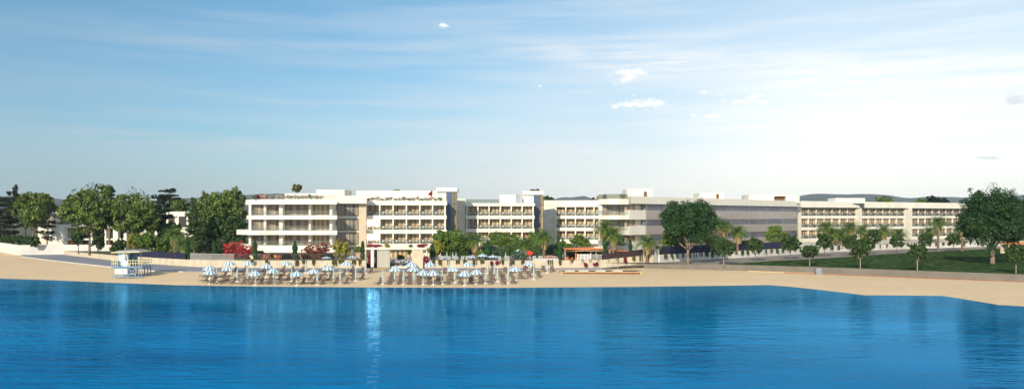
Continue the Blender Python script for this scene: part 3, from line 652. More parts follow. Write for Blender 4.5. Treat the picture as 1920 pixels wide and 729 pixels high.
# ---- left corner wing (facing the beach)
b0 = thing('hotel_wing', (*PX(550, 178), 3.2), 'white four storey hotel wing at the left end, wide rounded balconies and rooftop flowers', 'building', 'hotel wings')
FB = [(463, 179.5), (470, 175.5), (520, 172.6), (560, 172), (600, 172), (632, 172.4)]
def plan(front_, depth=14, k=-.34):
    f = [PX(*q) for q in front_]; return f + [(f[-1][0] + k * depth, f[-1][1] + depth), (f[0][0] + k * depth, f[0][1] + depth)]
MB().prism(plan([(461, 179.0)] + [(p, d - .25) for p, d in FB[1:]]), 15.2, 16.28).build('roof_parapet', 'plaster', b0)
MB().prism(plan(FB), 11.95, 12.82).build('balcony_slab', 'plaster', b0)
MB().prism(plan([(443.5, 176)] + [(470, 172), (485, 171)] + FB[2:]), 8.62, 9.55).build('balcony_slab', 'plaster', b0)
MB().prism(plan([(450, 178)] + FB[1:]), 5.15, 6.30).build('balcony_slab', 'plaster', b0)
MB().prism(plan([(495, 171.4), (560, 170.6), (630, 171)], 6), 4.85, 5.145).build('canopy_slab', 'plaster', b0)
fr = Fr((466, 176.5), (523, 175)); fr2 = Fr((523, 175), (632, 175))
for k in range(3):
    z0 = BANDS[k][1]; z1 = BANDS[k + 1][0] if k < 2 else 15.2
    for px, ww in ((469.5, 4.5), (497.5, 4.5), (527.5, 7), (581.5, 4), (621, 5)):
        x, y = PX(px, 174.6 if px > 520 else 175.8); h_ = ww * .116 / 2
        MB().box(x - h_, x + h_, y - .35, y + 1.5, z0, z1).build('column', 'plaster', b0)
    for a, b, m_, nm in ((472, 495, 'curtain_dk', 5), (500, 524, 'curtain_dk', 5), (531.5, 579.5, 'curtain_dk', 5), (583.5, 618, 'curtain', 5)):
        y = 176.4; xa, xb = PX(a, y)[0], PX(b, y)[0]
        wn = MB().box(xa, xb, y, y + .15, z0, z1).build('window', m_, b0)
        fm = MB()
        for i in range(nm): c = xa + (xb - xa) * i / (nm - 1); fm.box(c - .04, c + .04, y - .07, y - .003, z0, z1)
        fm.box(xa, xb, y - .075, y - .001, z1 - .09, z1 - .004); fm.box(xa, xb, y - .075, y - .001, z0 + .004, z0 + .09)
        fm.build('window_frame', 'mullion' if a > 575 else 'rail', wn)
    pts = [(x, y + .18) for x, y in [PX(*q) for q in FB]]
    g = MB().ribbon(pts, z0, z0 + 1.0, .03).build('balcony_railing', 'glass', b0)
    MB().ribbon([(x, y - .01) for x, y in pts], z0 + 1.0, z0 + 1.04, .05).build('handrail', 'rail', g)
MB().prism(plan([(468, 176.8), (630.5, 176.8)], 9), 3.2, 15.19).build('wall', 'cream', b0)
x0, x1 = PX(472, 173)[0], PX(620, 173)[0]
MB().box(x0, x1, 176.2, 176.7, 3.2, 4.8).build('shopfront', 'dark', b0)
for px in (508, 553, 566, 600):
    x, _ = PX(px, 172); MB().hexa([(x, 171.5, 3.2), (x + .4, 171.5, 3.2), (x + .4, 172, 3.2), (x, 172, 3.2), (x - .9 + 0, 171.5, 4.85), (x - .3, 171.5, 4.85), (x - .3, 172, 4.85), (x - .9, 172, 4.85)]).build('raking_column', 'wood', b0)
x0, x1 = PX(593, 184)[0], PX(608, 184)[0]
MB().box(x0, x1, 184, 192, 16.25, 18.75).build('roof_box', 'plaster', b0)
MB().box(x1 + .003, PX(646, 184)[0], 184, 192, 16.25, 18.7).build('perforated_screen', 'perf', b0)
MB().box(PX(534, 189)[0], PX(592, 189)[0], 189, 195, 16.25, 18.0).build('roof_box', 'plaster', b0)
# roof glass rail & flowers
pts = [(x, y + .5) for x, y in [PX(*q) for q in FB]]
MB().ribbon(pts, 16.28, 17.2, .03).build('roof_railing', 'glass', b0)
for i, px in enumerate(range(476, 606, 7)):
    clump('roof_shrub', px, 174.2 + (i % 3) * .8, 16.25, 17.2 + (i % 4) * .12, 9.5, 'magenta' if i in (1,) else ('pinkfl' if i % 5 else 'leafmid'),
          ('%s flowering shrub in the left roof garden, %s from its left end' % ('crimson' if i == 1 else 'pale pink' if i % 5 else 'green leafed', od(i + 1))), 'shrub', 40 + i, 'roof garden shrubs of the left wing', 260, .13)
tree(557.5, 176.5, 344.5, 20, 'small olive round tree standing alone in the left roof garden', 'roof_tree', 'tree', 'yel', 'barkpale', 16.25, 362, 1100, .17, 5, 4)
M['roofolive'] = leafmat('olive_brown_leaf', (0.11, 0.11, 0.02), (0.17, 0.15, 0.03), (0.3, 0.25, 0.07))
bpy.data.objects[[ob.name for ob in bpy.data.objects if ob.parent and ob.parent.name.startswith('roof_tree') and ob.name.startswith('crown')][0]].data.materials[0] = M['roofolive']

# ---- recessed link with tall windows
bl = thing('hotel_wing', (*PX(655, 182), 3.2), 'recessed hotel link with three tall rows of brown windows under a white fascia', 'building', 'hotel wings')
fr = Fr((632, 178.5), (690, 180))
fbox(fr, bl, 'wall', 'cream', fr.u(626), fr.u(688), -10, -.25, 3.2, 15.6)
fbox(fr, bl, 'roof_fascia', 'plaster', fr.u(625, 1), fr.u(687, 1), -4, 1.6, 15.45, 17.2)
for z0, z1 in ((12.75, 15.45), (9.5, 12.1), (6.3, 9.0), (3.6, 5.7)):
    a, b = fr.u(631), fr.u(671.5)
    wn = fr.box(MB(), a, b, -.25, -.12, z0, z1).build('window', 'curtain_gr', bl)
    fm = MB()
    for i in range(6): c = a + (b - a) * i / 5; fr.box(fm, c - .06, c + .06, -.115, -.03, z0, z1)
    fr.box(fm, a, b, -.118, -.025, z1 - .1, z1); fr.box(fm, a, b, -.118, -.025, z0, z0 + .1)
    fm.build('window_frame', 'wood', wn)
fbox(fr, bl, 'side_wall', 'plaster', fr.u(626), fr.u(629.5), -.24, 1.5, 3.2, 15.44)
mbx = MB(); fr.box(mbx, fr.u(672.5), fr.u(686.5), -.24, .15, 3.2, 15.44); mbx.build('stone_wall', 'travertine', bl)

# ---- wing right of the link (six bays)
b1 = thing('hotel_wing', (*PX(760, 190), 3.2), 'six bay hotel wing above the beach gate with a rooftop flower terrace', 'building', 'hotel wings')
f1_ = Fr((686, 182.5), (835, 184.5))
bays(b1, f1_, [687, 712, 737, 762, 787, 811, 834.5], 16.15, 'above the beach gate', glaze=-2.0, flash={(0, 0), (0, 1)})
fbox(f1_, b1, 'roof_box', 'plaster', f1_.u(668, -8), f1_.u(818, -8), -14, -8, 15.6, 18.7)
fbox(f1_, b1, 'roof_railing', 'glass', f1_.u(690), f1_.u(832), -.5, -.46, 16.15, 17.0)
# ground floor windows
for i, (a, b) in enumerate(((733, 745), (747, 768), (805, 830))):
    fbox(f1_, b1, 'window', 'curtain', f1_.u(a), f1_.u(b), -1.9, -1.75, 3.2, 5.2)
for i in range(17):
    px = 691 + i * 8.4
    clump('roof_shrub', px, 183.6 + (px - 690) * .014, 16.15, 16.8 + (i % 3) * .2, 12, 'magenta' if i == 9 else ('pinkfl' if i % 4 else 'leafmid'),
          '%s rooftop shrub above the beach gate wing, %s from its left end' % ('crimson' if i == 9 else 'pale pink' if i % 4 else 'green', od(i + 1)), 'shrub', 80 + i, 'roof garden shrubs of the gate wing', 220, .12)
clump('roof_shrub', 808, 189, 17.2, 18.6, 10, 'magenta', 'tall red bougainvillea on the roof beside the glass stair tower', 'shrub', 71, None, 260, .14)
# ---- glass stair towers
def stair_tower(pa, pb, pc, D, ztop, label, capl, cd=5.0):
    t = thing('stair_tower', (*PX((pa + pb) / 2, D + 2), 3.2), label, 'stair tower', 'glass stair towers')
    xa, xb = PX(pa, D)[0], PX(pb, D)[0]; xc = PX(pc, D)[0]
    MB().box(xa, xb, D + .15, D + 2.2, 3.2, ztop - 1.0).build('glass_shaft', 'towerglass', t)
    MB().box(xa + .0, xa + (xb - xa) * .5, D + .05, D + .14, ztop - 4.4, ztop - 1.0).build('blue_pane', 'blueglass', t)
    MB().box(xa + .0, xa + (xb - xa) * .42, D + .05, D + .14, 3.2, ztop - 4.4).build('blue_pane', 'blueglass', t)
    fm = MB()
    for i in range(5): c = xa + (xb - xa) * i / 4; fm.box(c - .045, c + .045, D - .03, D + .045, 3.2, ztop - 1.0)
    for z in (6.3, 9.5, 12.8, 15.6): fm.box(xa, xb, D - .026, D + .041, z - .06, z + .06)
    fm.build('window_frame', 'rail', t)
    MB().box(PX(capl, D)[0], xb + .15, D - .25, D + cd, ztop - .98, ztop).build('roof_cap', 'plaster', t)
    MB().box(PX(capl, D)[0], xa - .02, D + .4, D + cd, 12.9, ztop - .985).build('roof_wall', 'plaster', t)
stair_tower(837, 856.5, 0, 189, 19.4, 'glass stair tower with white cap between the first and second balconied wings', 818)
stair_tower(1001, 1018, 0, 205, 19.1, 'glass stair tower with white cap left of the third balconied wing', 980)
# ---- second balconied wing
b2 = thing('hotel_wing', (*PX(938, 204), 3.2), 'balconied hotel wing between the two glass stair towers, green railing on its roof', 'building', 'hotel wings')
f2_ = Fr((873.5, 199.5), (1000, 201.0))
bays(b2, f2_, [875.5, 896, 917, 938, 958.5, 979, 999.5], 15.9, 'between the glass towers', glaze=-1.7)
fbox(f2_, b2, 'side_wall', 'cream', f2_.u(857), f2_.u(873), -7, -.6, 3.2, 17.0)
fbox(f2_, b2, 'roof_box', 'plaster', f2_.u(937, -2), f2_.u(967, -2), -7, -2, 15.9, 18.1)
fbox(f2_, b2, 'louvre', 'greycloth', f2_.u(967.2, -2.2), f2_.u(975.5, -2.2), -7, -2.2, 15.9, 18.1)
fbox(f2_, b2, 'roof_railing', 'greenglass', f2_.u(874), f2_.u(936), -1.0, -.95, 15.9, 16.9)
# ---- third balconied wing
b3 = thing('hotel_wing', (*PX(1085, 222), 3.2), 'balconied hotel wing with tall blank parapet, right of the second glass tower', 'building', 'hotel wings')
f3_ = Fr((1040, 218.5), (1124, 215.5))
bays(b3, f3_, [1042.5, 1061, 1079, 1097, 1114, 1131], 16.95, 'right of the second glass tower', glaze=-1.7)
fbox(f3_, b3, 'side_wall', 'cream', f3_.u(1018.5), f3_.u(1041), -7, -.6, 3.2, 17.0)
# ---- corner pavilion of the hotel
b4 = thing('hotel_wing', (*PX(1152, 176), 3.2), 'white corner block with large windows and a glass walled roof garden', 'building', 'hotel wings')
CB = [(1122.5, 172.5), (1140, 170), (1160, 169.5), (1179, 170.5)]
for k, (a, b) in enumerate(BANDS + [(15.15, 16.3)]):
    MB().prism(plan(CB, 14, .45), a, b).build('balcony_slab' if k < 3 else 'roof_parapet', 'plaster', b4)
    if k < 3:
        z0 = b; z1 = (BANDS + [(15.15, 0)])[k + 1][0]
        x0, x1 = PX(1129, 173)[0], PX(1172, 173)[0]
        wn = MB().box(x0, x1, 173, 173.2, z0, z1).build('window', 'curtain_gr', b4); fm = MB()
        for i in range(7): c = x0 + (x1 - x0) * i / 6; fm.box(c - .05, c + .05, 172.9, 172.997, z0, z1)
        fm.box(x0, x1, 172.89, 172.999, z1 - .1, z1 - .004); fm.box(x0, x1, 172.89, 172.999, z0 + .004, z0 + .1)
        fm.build('window_frame', 'mullion', wn)
        MB().box(PX(1122.5, 173)[0], x0 - .01, 172.6, 174.5, z0, z1).build('column', 'plaster', b4)
        MB().box(x1 + .01, PX(1179, 173)[0], 172.4, 174.5, z0, z1).build('column', 'plaster', b4)
        pts = [(x, y + .18) for x, y in [PX(*q) for q in CB]]
        g = MB().ribbon(pts, z0, z0 + 1.0, .03).build('balcony_railing', 'glass', b4)
        MB().ribbon([(x, y - .01) for x, y in pts], z0 + 1.0, z0 + 1.04, .05).build('handrail', 'rail', g)
MB().prism(plan([(1124, 173.3), (1178, 173.3)], 10, .45), 3.2, 15.14).build('wall', 'cream', b4)
MB().box(PX(1132, 171.5)[0], PX(1178, 171.5)[0], 171.8, 173.25, 3.2, 5.18).build('wall', 'cream', b4)
pts = [(x, y + .6) for x, y in [PX(*q) for q in CB]]
MB().ribbon(pts, 16.3, 17.35, .03).build('roof_railing', 'greenglass', b4)
MB().box(PX(1125, 176)[0], PX(1177, 176)[0], 178, 184, 16.3, 17.2).build('roof_planting_box', 'planter', b4)
clump('roof_shrub', 1134, 173.5, 16.3, 17.3, 14, 'magenta', 'crimson bougainvillea behind the green glass on the corner block roof', 'shrub', 30, None, 300, .13)
clump('roof_shrub', 1168, 173.5, 16.3, 17.4, 13, 'leafdk', 'dark green bush behind the green glass on the corner block roof', 'shrub', 31, None, 300, .13)
# ---- long glass wing
b5 = thing('hotel_wing', (*PX(1340, 205), 3.2), 'long grey glass fronted hotel wing running back behind the big tree', 'building', 'hotel wings')
f5 = Fr((1179, 170.5), (1494, 223.5)); uA, uB, uC = f5.u(1179.5), f5.u(1210), f5.L
MB().prism([f5.p(uA, -1.2), f5.p(uC, -1.2), f5.p(uC, -12), f5.p(uA + 13, -12)], 3.2, 15.1).build('wall', 'cream', b5)
MB().prism([f5.p(uA, .5), f5.p(uC + 1.5, .5), f5.p(uC + 1.5, -12), f5.p(uA + 14, -12)], 15.3, 16.9).build('roof_parapet', 'plaster', b5)
PAN = [(5.2, 7.2), (8.6, 10.55), (11.9, 13.95)]
for a, b in PAN:
    fbox(f5, b5, 'balcony_panel', 'plaster', uA + .05, uB, -1.15, 0, a, b)
    fbox(f5, b5, 'spandrel', 'spandrel', uB + .05, uC, -1.15, 0, a, b)
WIN = [(3.25, 5.2), (7.2, 8.6), (10.55, 11.9), (13.95, 15.3)]
for a, b in WIN:
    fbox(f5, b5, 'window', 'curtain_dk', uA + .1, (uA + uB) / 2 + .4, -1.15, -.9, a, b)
    w2 = fbox(f5, b5, 'window', 'strip', uB + .05, uC, -1.15, -.25, a, b)
    fm = MB()
    nn = 11
    for i in range(nn + 1):
        c = uB + (uC - uB) * i / nn; f5.box(fm, c - .03, c + .03, -.245, -.12, a, b)
    fm.build('window_frame', 'strip', w2)
fbox(f5, b5, 'glass_skin', 'skin', uB, uC, .22, .25, 3.3, 15.28)
fm = MB()
for i in range(9):
    c = uB + (uC - uB) * i / 8; f5.box(MB(), c - .03, c + .03, .255, .29, 3.3, 15.25).build('glass_fin', 'fencegrey', b5)
def pbox(root, name, m, pa, pb, D, dep, z0, z1):
    return MB().box(PX(pa, D)[0], PX(pb, D)[0], D, D + dep, z0, z1).build(name, m, root)
pbox(b5, 'roof_box', 'perf', 1175, 1223.5, 182, 7, 16.3, 18.8)
pbox(b5, 'roof_window', 'wood', 1207, 1213, 181.9, .09, 17.1, 18.2)
pbox(b5, 'roof_box', 'plaster', 1312, 1357, 203, 7, 16.3, 18.5)
pbox(b5, 'roof_window', 'wood', 1343, 1348, 202.9, .09, 17.0, 18.3)
pbox(b5, 'roof_box', 'plaster', 1404, 1451.5, 222, 7, 16.3, 18.6)
pbox(b5, 'roof_window', 'wood', 1452, 1473.5, 223.2, 1, 16.9, 18.2)
pbox(b5, 'roof_box', 'plaster', 1474, 1499, 222, 7, 16.3, 18.5)
pbox(b5, 'roof_box', 'plaster', 1451.6, 1473.9, 222, 7, 18.21, 18.6)
# ---- right wings
f6 = Fr((1496, 227), (1815, 264.5))
def right_wing(label, edges, wa, wb, where):
    r_ = thing('hotel_wing', (*PX((edges[0] + edges[-1]) / 2, 250), 3.2), label, 'building', 'hotel wings')
    bays(r_, f6, edges, 16.95, where, m='curtain_dk' if edges[0] > 1700 else 'curtain', depth=8, glaze=-.62, pn=1.0)
    fbox(f6, r_, 'end_wall', 'cream', f6.u(wa), f6.u(wb), -8, .45, 3.2, 15.14)
    return r_
def lin(a, b, k): return [a + (b - a) * i / k for i in range(k + 1)]
b6 = right_wing('first of the three far right balconied wings, next to the glass wing', lin(1501, 1603.5, 7), 1494.5, 1500, 'next to the glass wing')
b7 = right_wing('middle one of the three far right balconied wings, behind the palms', lin(1615, 1694.5, 6), 1604.3, 1613.5, 'middle far right wing')
b8 = right_wing('last balconied wing on the right, running behind the giant dark tree', lin(1709, 1812, 8), 1695.5, 1707.5, 'last far right wing')
pbox(b6, 'roof_box', 'plaster', 1567, 1622, 236, 6, 16.5, 18.0)
for r_, a, b in ((b6, 1500, 1604), (b7, 1613, 1695), (b8, 1708, 1812)):
    fbox(f6, r_, 'ground_floor_glazing', 'dark', f6.u(a), f6.u(b), -1.6, -1.3, 3.2, 5.19)

# ---- villas at left, behind the trees
v1 = thing('white_villa', (*PX(150, 240), 3.2), 'white cubic villa with glass railings behind the trees at far left', 'villa')
pbox(v1, 'wall', 'plaster', 92, 122, 236, 9, 3.2, 10.2)
pbox(v1, 'wall', 'cream', 71, 91.9, 237, 8, 3.2, 9.6)
pbox(v1, 'wall', 'dark', 122.05, 236, 238, 8, 3.2, 9.2)
for a, b in ((122.1, 126), (146, 149), (170, 173), (196, 199), (212, 221), (232, 237)): pbox(v1, 'pillar', 'plaster', a, b, 236.2, 1.7, 3.2, 9.2)
pbox(v1, 'slab', 'plaster', 122.1, 237, 235.9, 9, 9.22, 10.2); pbox(v1, 'slab', 'plaster', 122.1, 237, 236.1, 1.5, 5.6, 6.1)
pbox(v1, 'curtain', 'woodlt', 127, 140, 237.6, .2, 3.3, 9.1); pbox(v1, 'timber_panel', 'orange', 127, 137, 237.0, .2, 3.3, 5.5)
pbox(v1, 'glass_wall', 'glass', 86, 130, 238.5, .1, 10.21, 13.4)
pbox(v1, 'roof_slab', 'plaster', 84, 131, 238.3, 8, 13.42, 13.8); pbox(v1, 'upper_wall', 'curtain_gr', 86, 130, 241, 5, 10.2, 13.4)
for a, b in ((170, 176), (186, 192), (206, 212), (222, 232)): pbox(v1, 'pillar', 'plaster', a, b, 240, 5, 10.21, 13.1)
pbox(v1, 'roof_slab', 'plaster', 168, 234, 239.5, 8, 13.12, 13.7); pbox(v1, 'upper_wall', 'dark', 168, 234, 243, 4, 10.21, 13.1)
v2 = thing('white_villa', (*PX(335, 235), 3.2), 'white villa with two dark openings behind the dark pines', 'villa')
pbox(v2, 'wall', 'plaster', 312, 355, 236, 8, 9.0, 13.1 + .9)
pbox(v2, 'window', 'dark', 317, 325, 235.9, .08, 9.4, 12.6); pbox(v2, 'window', 'dark', 335, 349, 235.9, .08, 9.4, 12.6); pbox(v2, 'timber_panel', 'wood', 325.1, 327.5, 235.9, .08, 9.4, 12.6)
pbox(v2, 'garden_wall', 'plaster', 290, 330, 233, 1, 6.6, 9.0 - .01); pbox(v2, 'plinth', 'wallstone', 262, 420, 234.2, 9, 3.2, 6.6 - .01)
pbox(v2, 'garden_wall', 'cream', 375, 415, 233, 1, 6.6, 8.6); pbox(v2, 'wall', 'plaster', 262, 420, 236.2, 6, 6.6, 8.99)

# ================================================================== GARDEN WALLS
def wallthing(name, seq, z0, z1, th, m, label, cat='wall'):
    pts = [PX(p, d) for p, d in seq]; return setp(MB().ribbon(pts, z0, z1, th).build(name, m), label, cat)
wallthing('garden_wall', [(-900, 264), (0, 235), (33, 215), (118, 218), (235, 217)], 1.7, 4.9, .5, 'wallwhite', 'tall smooth white garden wall at the far left edge of the beach')
seqB = [(118, 218.5), (130, 212), (160, 203), (205, 190.4), (240, 182.5), (280, 175.2), (345, 166.3), (380, 163.3), (430, 161.3), (560, 160.4), (687, 160.3)]
zB = [3.3, 3.3, 3.35, 3.45, 3.5, 3.6, 3.65, 3.7, 3.75, 3.78, 3.78]
wallthing('garden_wall', seqB, 1.9, zB, .4, 'wallstone', 'long beige garden wall curving behind the lifeguard tower to the gate')
wallthing('garden_wall', [(794.5, 160.3), (1040, 160.3), (1130, 161.6), (1180, 162.6), (1226, 163.4)], 1.9, [3.78, 3.78, 3.85, 4.35, 4.75], .4, 'wallstone', 'beige garden wall with trailing plants right of the gate')
wallthing('garden_wall', [(1237, 162.6), (1320, 173.6), (1420, 185.5), (1480, 196), (1560, 211), (1700, 230.5), (1860, 249), (2050, 262)], 3.1, [4.8] * 8, .4, 'wallwhite', 'white garden wall with hanging plants running back beside the lawn')
wallthing('kerb_wall', [(1207, 161), (1265, 158), (1340, 155), (1380, 153.8), (1532, 146.6), (1725, 136.5), (1925, 127.8), (2700, 106.6)], 1.4, [3.05, 3.2, 3.33, 3.33, 3.33, 3.33, 3.33, 3.33], .45, 'concrete', 'low grey concrete kerb wall between the sand and the lawn', 'wall')
# seat ledge on the kerb wall and a thin red strip painted as the shadow at its foot
x0, y0 = PX(1400, 152.2); x1, y1 = PX(1531, 145.6)
mb = MB(); mb.hexa([(x0, y0 - .9, 1.5), (x1, y1 - .9, 1.5), (x1, y1, 1.5), (x0, y0, 1.5), (x0, y0 - .9, 2.35), (x1, y1 - .9, 2.35), (x1, y1, 2.35), (x0, y0, 2.35)])
setp(mb.build('ramp_slab', 'woodlt'), 'long pale timber ledge against the kerb wall left of the lawn', 'ledge')
wallthing('shadow_strip', [(1470, 147.4), (1531, 144.4), (1725, 135.3), (1925, 126.6)], 1.5, 2.27, .10, 'boardshadow', 'thin dark red painted shadow strip along the foot of the kerb wall', 'painted shadow')  # shadow at the wall foot, built as a dark red strip
x, y = PX(1530.5, 145.2); MB_ = MB().box(x - .5, x + .5, y - 1.3, y - .2, 1.6, 3.3); setp(MB_.build('pier_block', 'pave'), 'pale blue grey end block where the timber ledge stops', 'block')
# gate in the wall at 1230
g_ = thing('garden_gate', (*PX(1231.5, 163), 3.1), 'grey slatted garden gate between the beige and the white wall', 'gate')
xa, xb = PX(1227, 163)[0], PX(1236, 163)[0]
MB().box(xa, xa + .15, 162.9, 163.1, 3.1, 6.2).build('post', 'fencegrey', g_); MB().box(xb - .15, xb, 162.9, 163.1, 3.1, 6.2).build('post', 'fencegrey', g_)
mb = MB()
for i in range(6): c = xa + .2 + (xb - xa - .4) * i / 5; mb.box(c - .035, c + .035, 162.95, 163.05, 3.2, 6.0)
mb.box(xa + .15, xb - .15, 163.06, 163.1, 3.2, 6.0); mb.build('leaf', 'greycloth', g_)

# ================================================================== FENCES
def fence(seq, zb, h, label, m, step=.25, wv=.05, rails=True, solid=None, name='fence'):
    pts = [Vector(PX(p, d)) for p, d in seq]; root = thing(name, (pts[0].x, pts[0].y, zb[0]), label, 'fence')
    sl_ = MB(); po = MB(); rl = MB(); k = 0
    for i in range(len(pts) - 1):
        a, b = pts[i], pts[i + 1]; L = (b - a).length; n_ = max(1, int(L / step))
        for j in range(n_):
            t = j / n_; p = a.lerp(b, t); z = zb[i] + (zb[i + 1] - zb[i]) * t
            sl_.box(p.x - wv / 2, p.x + wv / 2, p.y - .02, p.y + .02, z, z + h)
        rl.bar((a.x, a.y + .03, zb[i] + h - .08), (b.x, b.y + .03, zb[i + 1] + h - .08), .03, .06)
        rl.bar((a.x, a.y + .03, zb[i] + .12), (b.x, b.y + .03, zb[i + 1] + .12), .03, .06)
        if solid: MB().ribbon([(a.x, a.y + .08), (b.x, b.y + .08)], [zb[i] + .02, zb[i + 1] + .02], [zb[i] + h * .96, zb[i + 1] + h * .96], .03).build('screen', solid, root)
    sl_.build('slats', m, root); rl.build('rail', m, root); return root
fence([(233, 184), (258, 179.5), (290, 174), (347, 166.6)], [3.5, 3.55, 3.62, 3.66], 1.35, 'dark navy screen fence on the garden wall left of the picket fence', 'navy', 1.0, .06, solid='navy')
fence([(357, 165.6), (395, 163), (440, 161.5)], [3.69, 3.72, 3.76], 1.3, 'pale grey picket fence on the wall between the two cypresses at left', 'fencegrey', .22, .07)
fence([(440, 161.5), (560, 160.7), (688, 160.6)], [3.76, 3.78, 3.78], 1.3, 'thin grey bar fence along the wall below the left wing', 'rail', .38, .045)
fence([(800, 160.7), (1047, 160.7)], [3.78, 3.78], .62, 'low thin bar fence along the wall below the palms', 'rail', .6, .03)
fence([(1083, 162.5), (1109, 162.3)], [3.5, 3.5], 1.45, 'white slatted fence in front of the orange pergola', 'white', .26, .17)
fence([(1110, 162.6), (1130, 162.8)], [3.5, 3.5], 1.4, 'grey slatted fence right of the white slatted one', 'fencegrey', .26, .14)
fence([(1131, 162.3), (1146, 162.6), (1205, 164)], [3.85, 3.9, 4.65], 1.25, 'dark maroon screen fence below the corner block', 'maroon', .3, .10, solid='maroon')
fence([(1240, 165.5), (1330, 177.2), (1430, 189.5), (1490, 200)], [4.5, 4.5, 4.5, 4.5], 1.9, 'dark navy bar fence behind the white wall and the big tree', 'navy', .5, .12, solid='navy')
fence([(1495, 201), (1560, 213.5), (1700, 233), (1860, 251)], [4.2, 4.2, 4.2, 4.2], 1.7, 'grey slat fence behind the white wall along the far wings', 'fencegrey', .6, .3, solid='rail')

# ================================================================== BEACH GATE PAVILION
gp = thing('beach_gate', (*PX(745, 161), 2.2), 'cream beach gate with perforated door and panelled wall under a flat beam', 'gate')
def gx(px, D=160): return PX(px, D)[0]
MB().box(gx(685), gx(801), 159.3, 161.6, 6.0, 6.38).build('roof_beam', 'cream', gp)
MB().box(gx(696), gx(701.5), 159.5, 160.3, 2.2, 6.0).build('pillar', 'cream', gp)
MB().box(gx(773), gx(793.5), 159.5, 160.1, 2.2, 6.0).build('panel_wall', 'travertine', gp)
MB().box(gx(798.5), gx(801), 160, 160.3, 3.78, 6.0).build('post', 'cream', gp)
MB().box(gx(702), gx(708), 160.9, 161.2, 2.2, 6.0).build('dark_recess', 'navy', gp)
# perforated door: grid of bars with round holes
dr = MB(); xa, xb = gx(708), gx(731.5); nc_, nr2 = 5, 8; cw_, ch_ = (xb - xa) / nc_, 3.75 / nr2
for i in range(nc_):
    for j in range(nr2):
        cx, cz = xa + (i + .5) * cw_, 2.25 + (j + .5) * ch_; r_ = min(cw_, ch_) * .37; ns = 12
        ring = [(cx + r_ * math.cos(2 * math.pi * k / ns), cz + r_ * math.sin(2 * math.pi * k / ns)) for k in range(ns)]
        sq = []
        for k in range(ns):
            c, s = math.cos(2 * math.pi * k / ns), math.sin(2 * math.pi * k / ns); q = max(abs(c), abs(s)); sq.append((cx + c / q * cw_ / 2, cz + s / q * ch_ / 2))
        for k in range(ns):
            k2 = (k + 1) % ns
            dr.hexa([(ring[k][0], 159.55, ring[k][1]), (ring[k2][0], 159.55, ring[k2][1]), (ring[k2][0], 159.65, ring[k2][1]), (ring[k][0], 159.65, ring[k][1]),
                     (sq[k][0], 159.55, sq[k][1]), (sq[k2][0], 159.55, sq[k2][1]), (sq[k2][0], 159.65, sq[k2][1]), (sq[k][0], 159.65, sq[k][1])])
dr.build('perforated_door', 'plaster', gp)
MB().box(xa, xb, 160.2, 160.3, 2.25, 5.98).build('door_backing', 'dark', gp)
# emblem on the panel: a slim pink n-like monogram with a line of lettering below
em = MB()
cx = gx(780.5)
for dx in (-.22, 0.0, .22): em.box(cx + dx - .025, cx + dx + .025, 159.47, 159.498, 4.55, 5.2)
em.box(cx - .22, cx + .3, 159.468, 159.49, 5.12, 5.19)
em.box(cx - .3, cx + .3, 159.468, 159.49, 4.24, 4.30)
em.build('emblem', 'pink', gp)
setp(MB().box(gx(700), gx(734), 152.5, 159.4, 2.0, 2.34).build('wooden_step', 'woodlt'), 'pale wooden step platform in front of the perforated gate door', 'step')
setp(MB().box(gx(732), gx(772), 161.5, 162.0, 2.2, 3.9).build('mosaic_wall', mat('mosaic', (0.04, 0.05, 0.09), .6, (0.42, 0.42, 0.44), 2.2, 6, contrast=(.45, .58))), 'low dark blue and white patterned wall behind the gate opening', 'wall')
setp(MB().box(gx(732), gx(772), 160.5, 161.45, 2.2, 2.6).build('stone_ledge', 'cream'), 'cream stone ledge below the patterned wall in the gate opening', 'ledge')
clump('bougainvillea', 702, 160.4, 6.38, 7.1, 33, 'magenta', 'crimson bougainvillea on the left end of the gate beam', 'flowers', 1, 'bougainvillea on the gate', 700, .13, .9)
clump('climbing_shrub', 727, 160.4, 6.38, 7.1, 16, 'yel', 'yellow green shrub on the gate beam above the door', 'shrub', 2, None, 300, .13, .9)
clump('climbing_shrub', 771, 160.4, 6.38, 6.95, 10, 'leafmid', 'small green shrub on the gate beam above the opening', 'shrub', 3, None, 200, .13, .9)
clump('bougainvillea', 792, 160.4, 6.38, 7.1, 26, 'magenta', 'crimson bougainvillea on the right end of the gate beam', 'flowers', 4, 'bougainvillea on the gate', 600, .13, .9)
clump('bougainvillea', 693, 159.9, 2.9, 5.9, 7, 'magenta', 'crimson bougainvillea hanging beside the left gate pillar', 'flowers', 5, 'bougainvillea on the gate', 500, .12, .4)
clump('bougainvillea', 799, 160.0, 3.1, 5.0, 13, 'magenta', 'dark crimson bougainvillea beside the right gate panel', 'flowers', 6, 'bougainvillea on the gate', 500, .12, .6)
clump('hanging_shrub', 768, 160.1, 4.9, 6.0, 10, 'leafdk', 'green vine hanging under the gate beam beside the panel wall', 'vine', 7, None, 250, .13, .5)

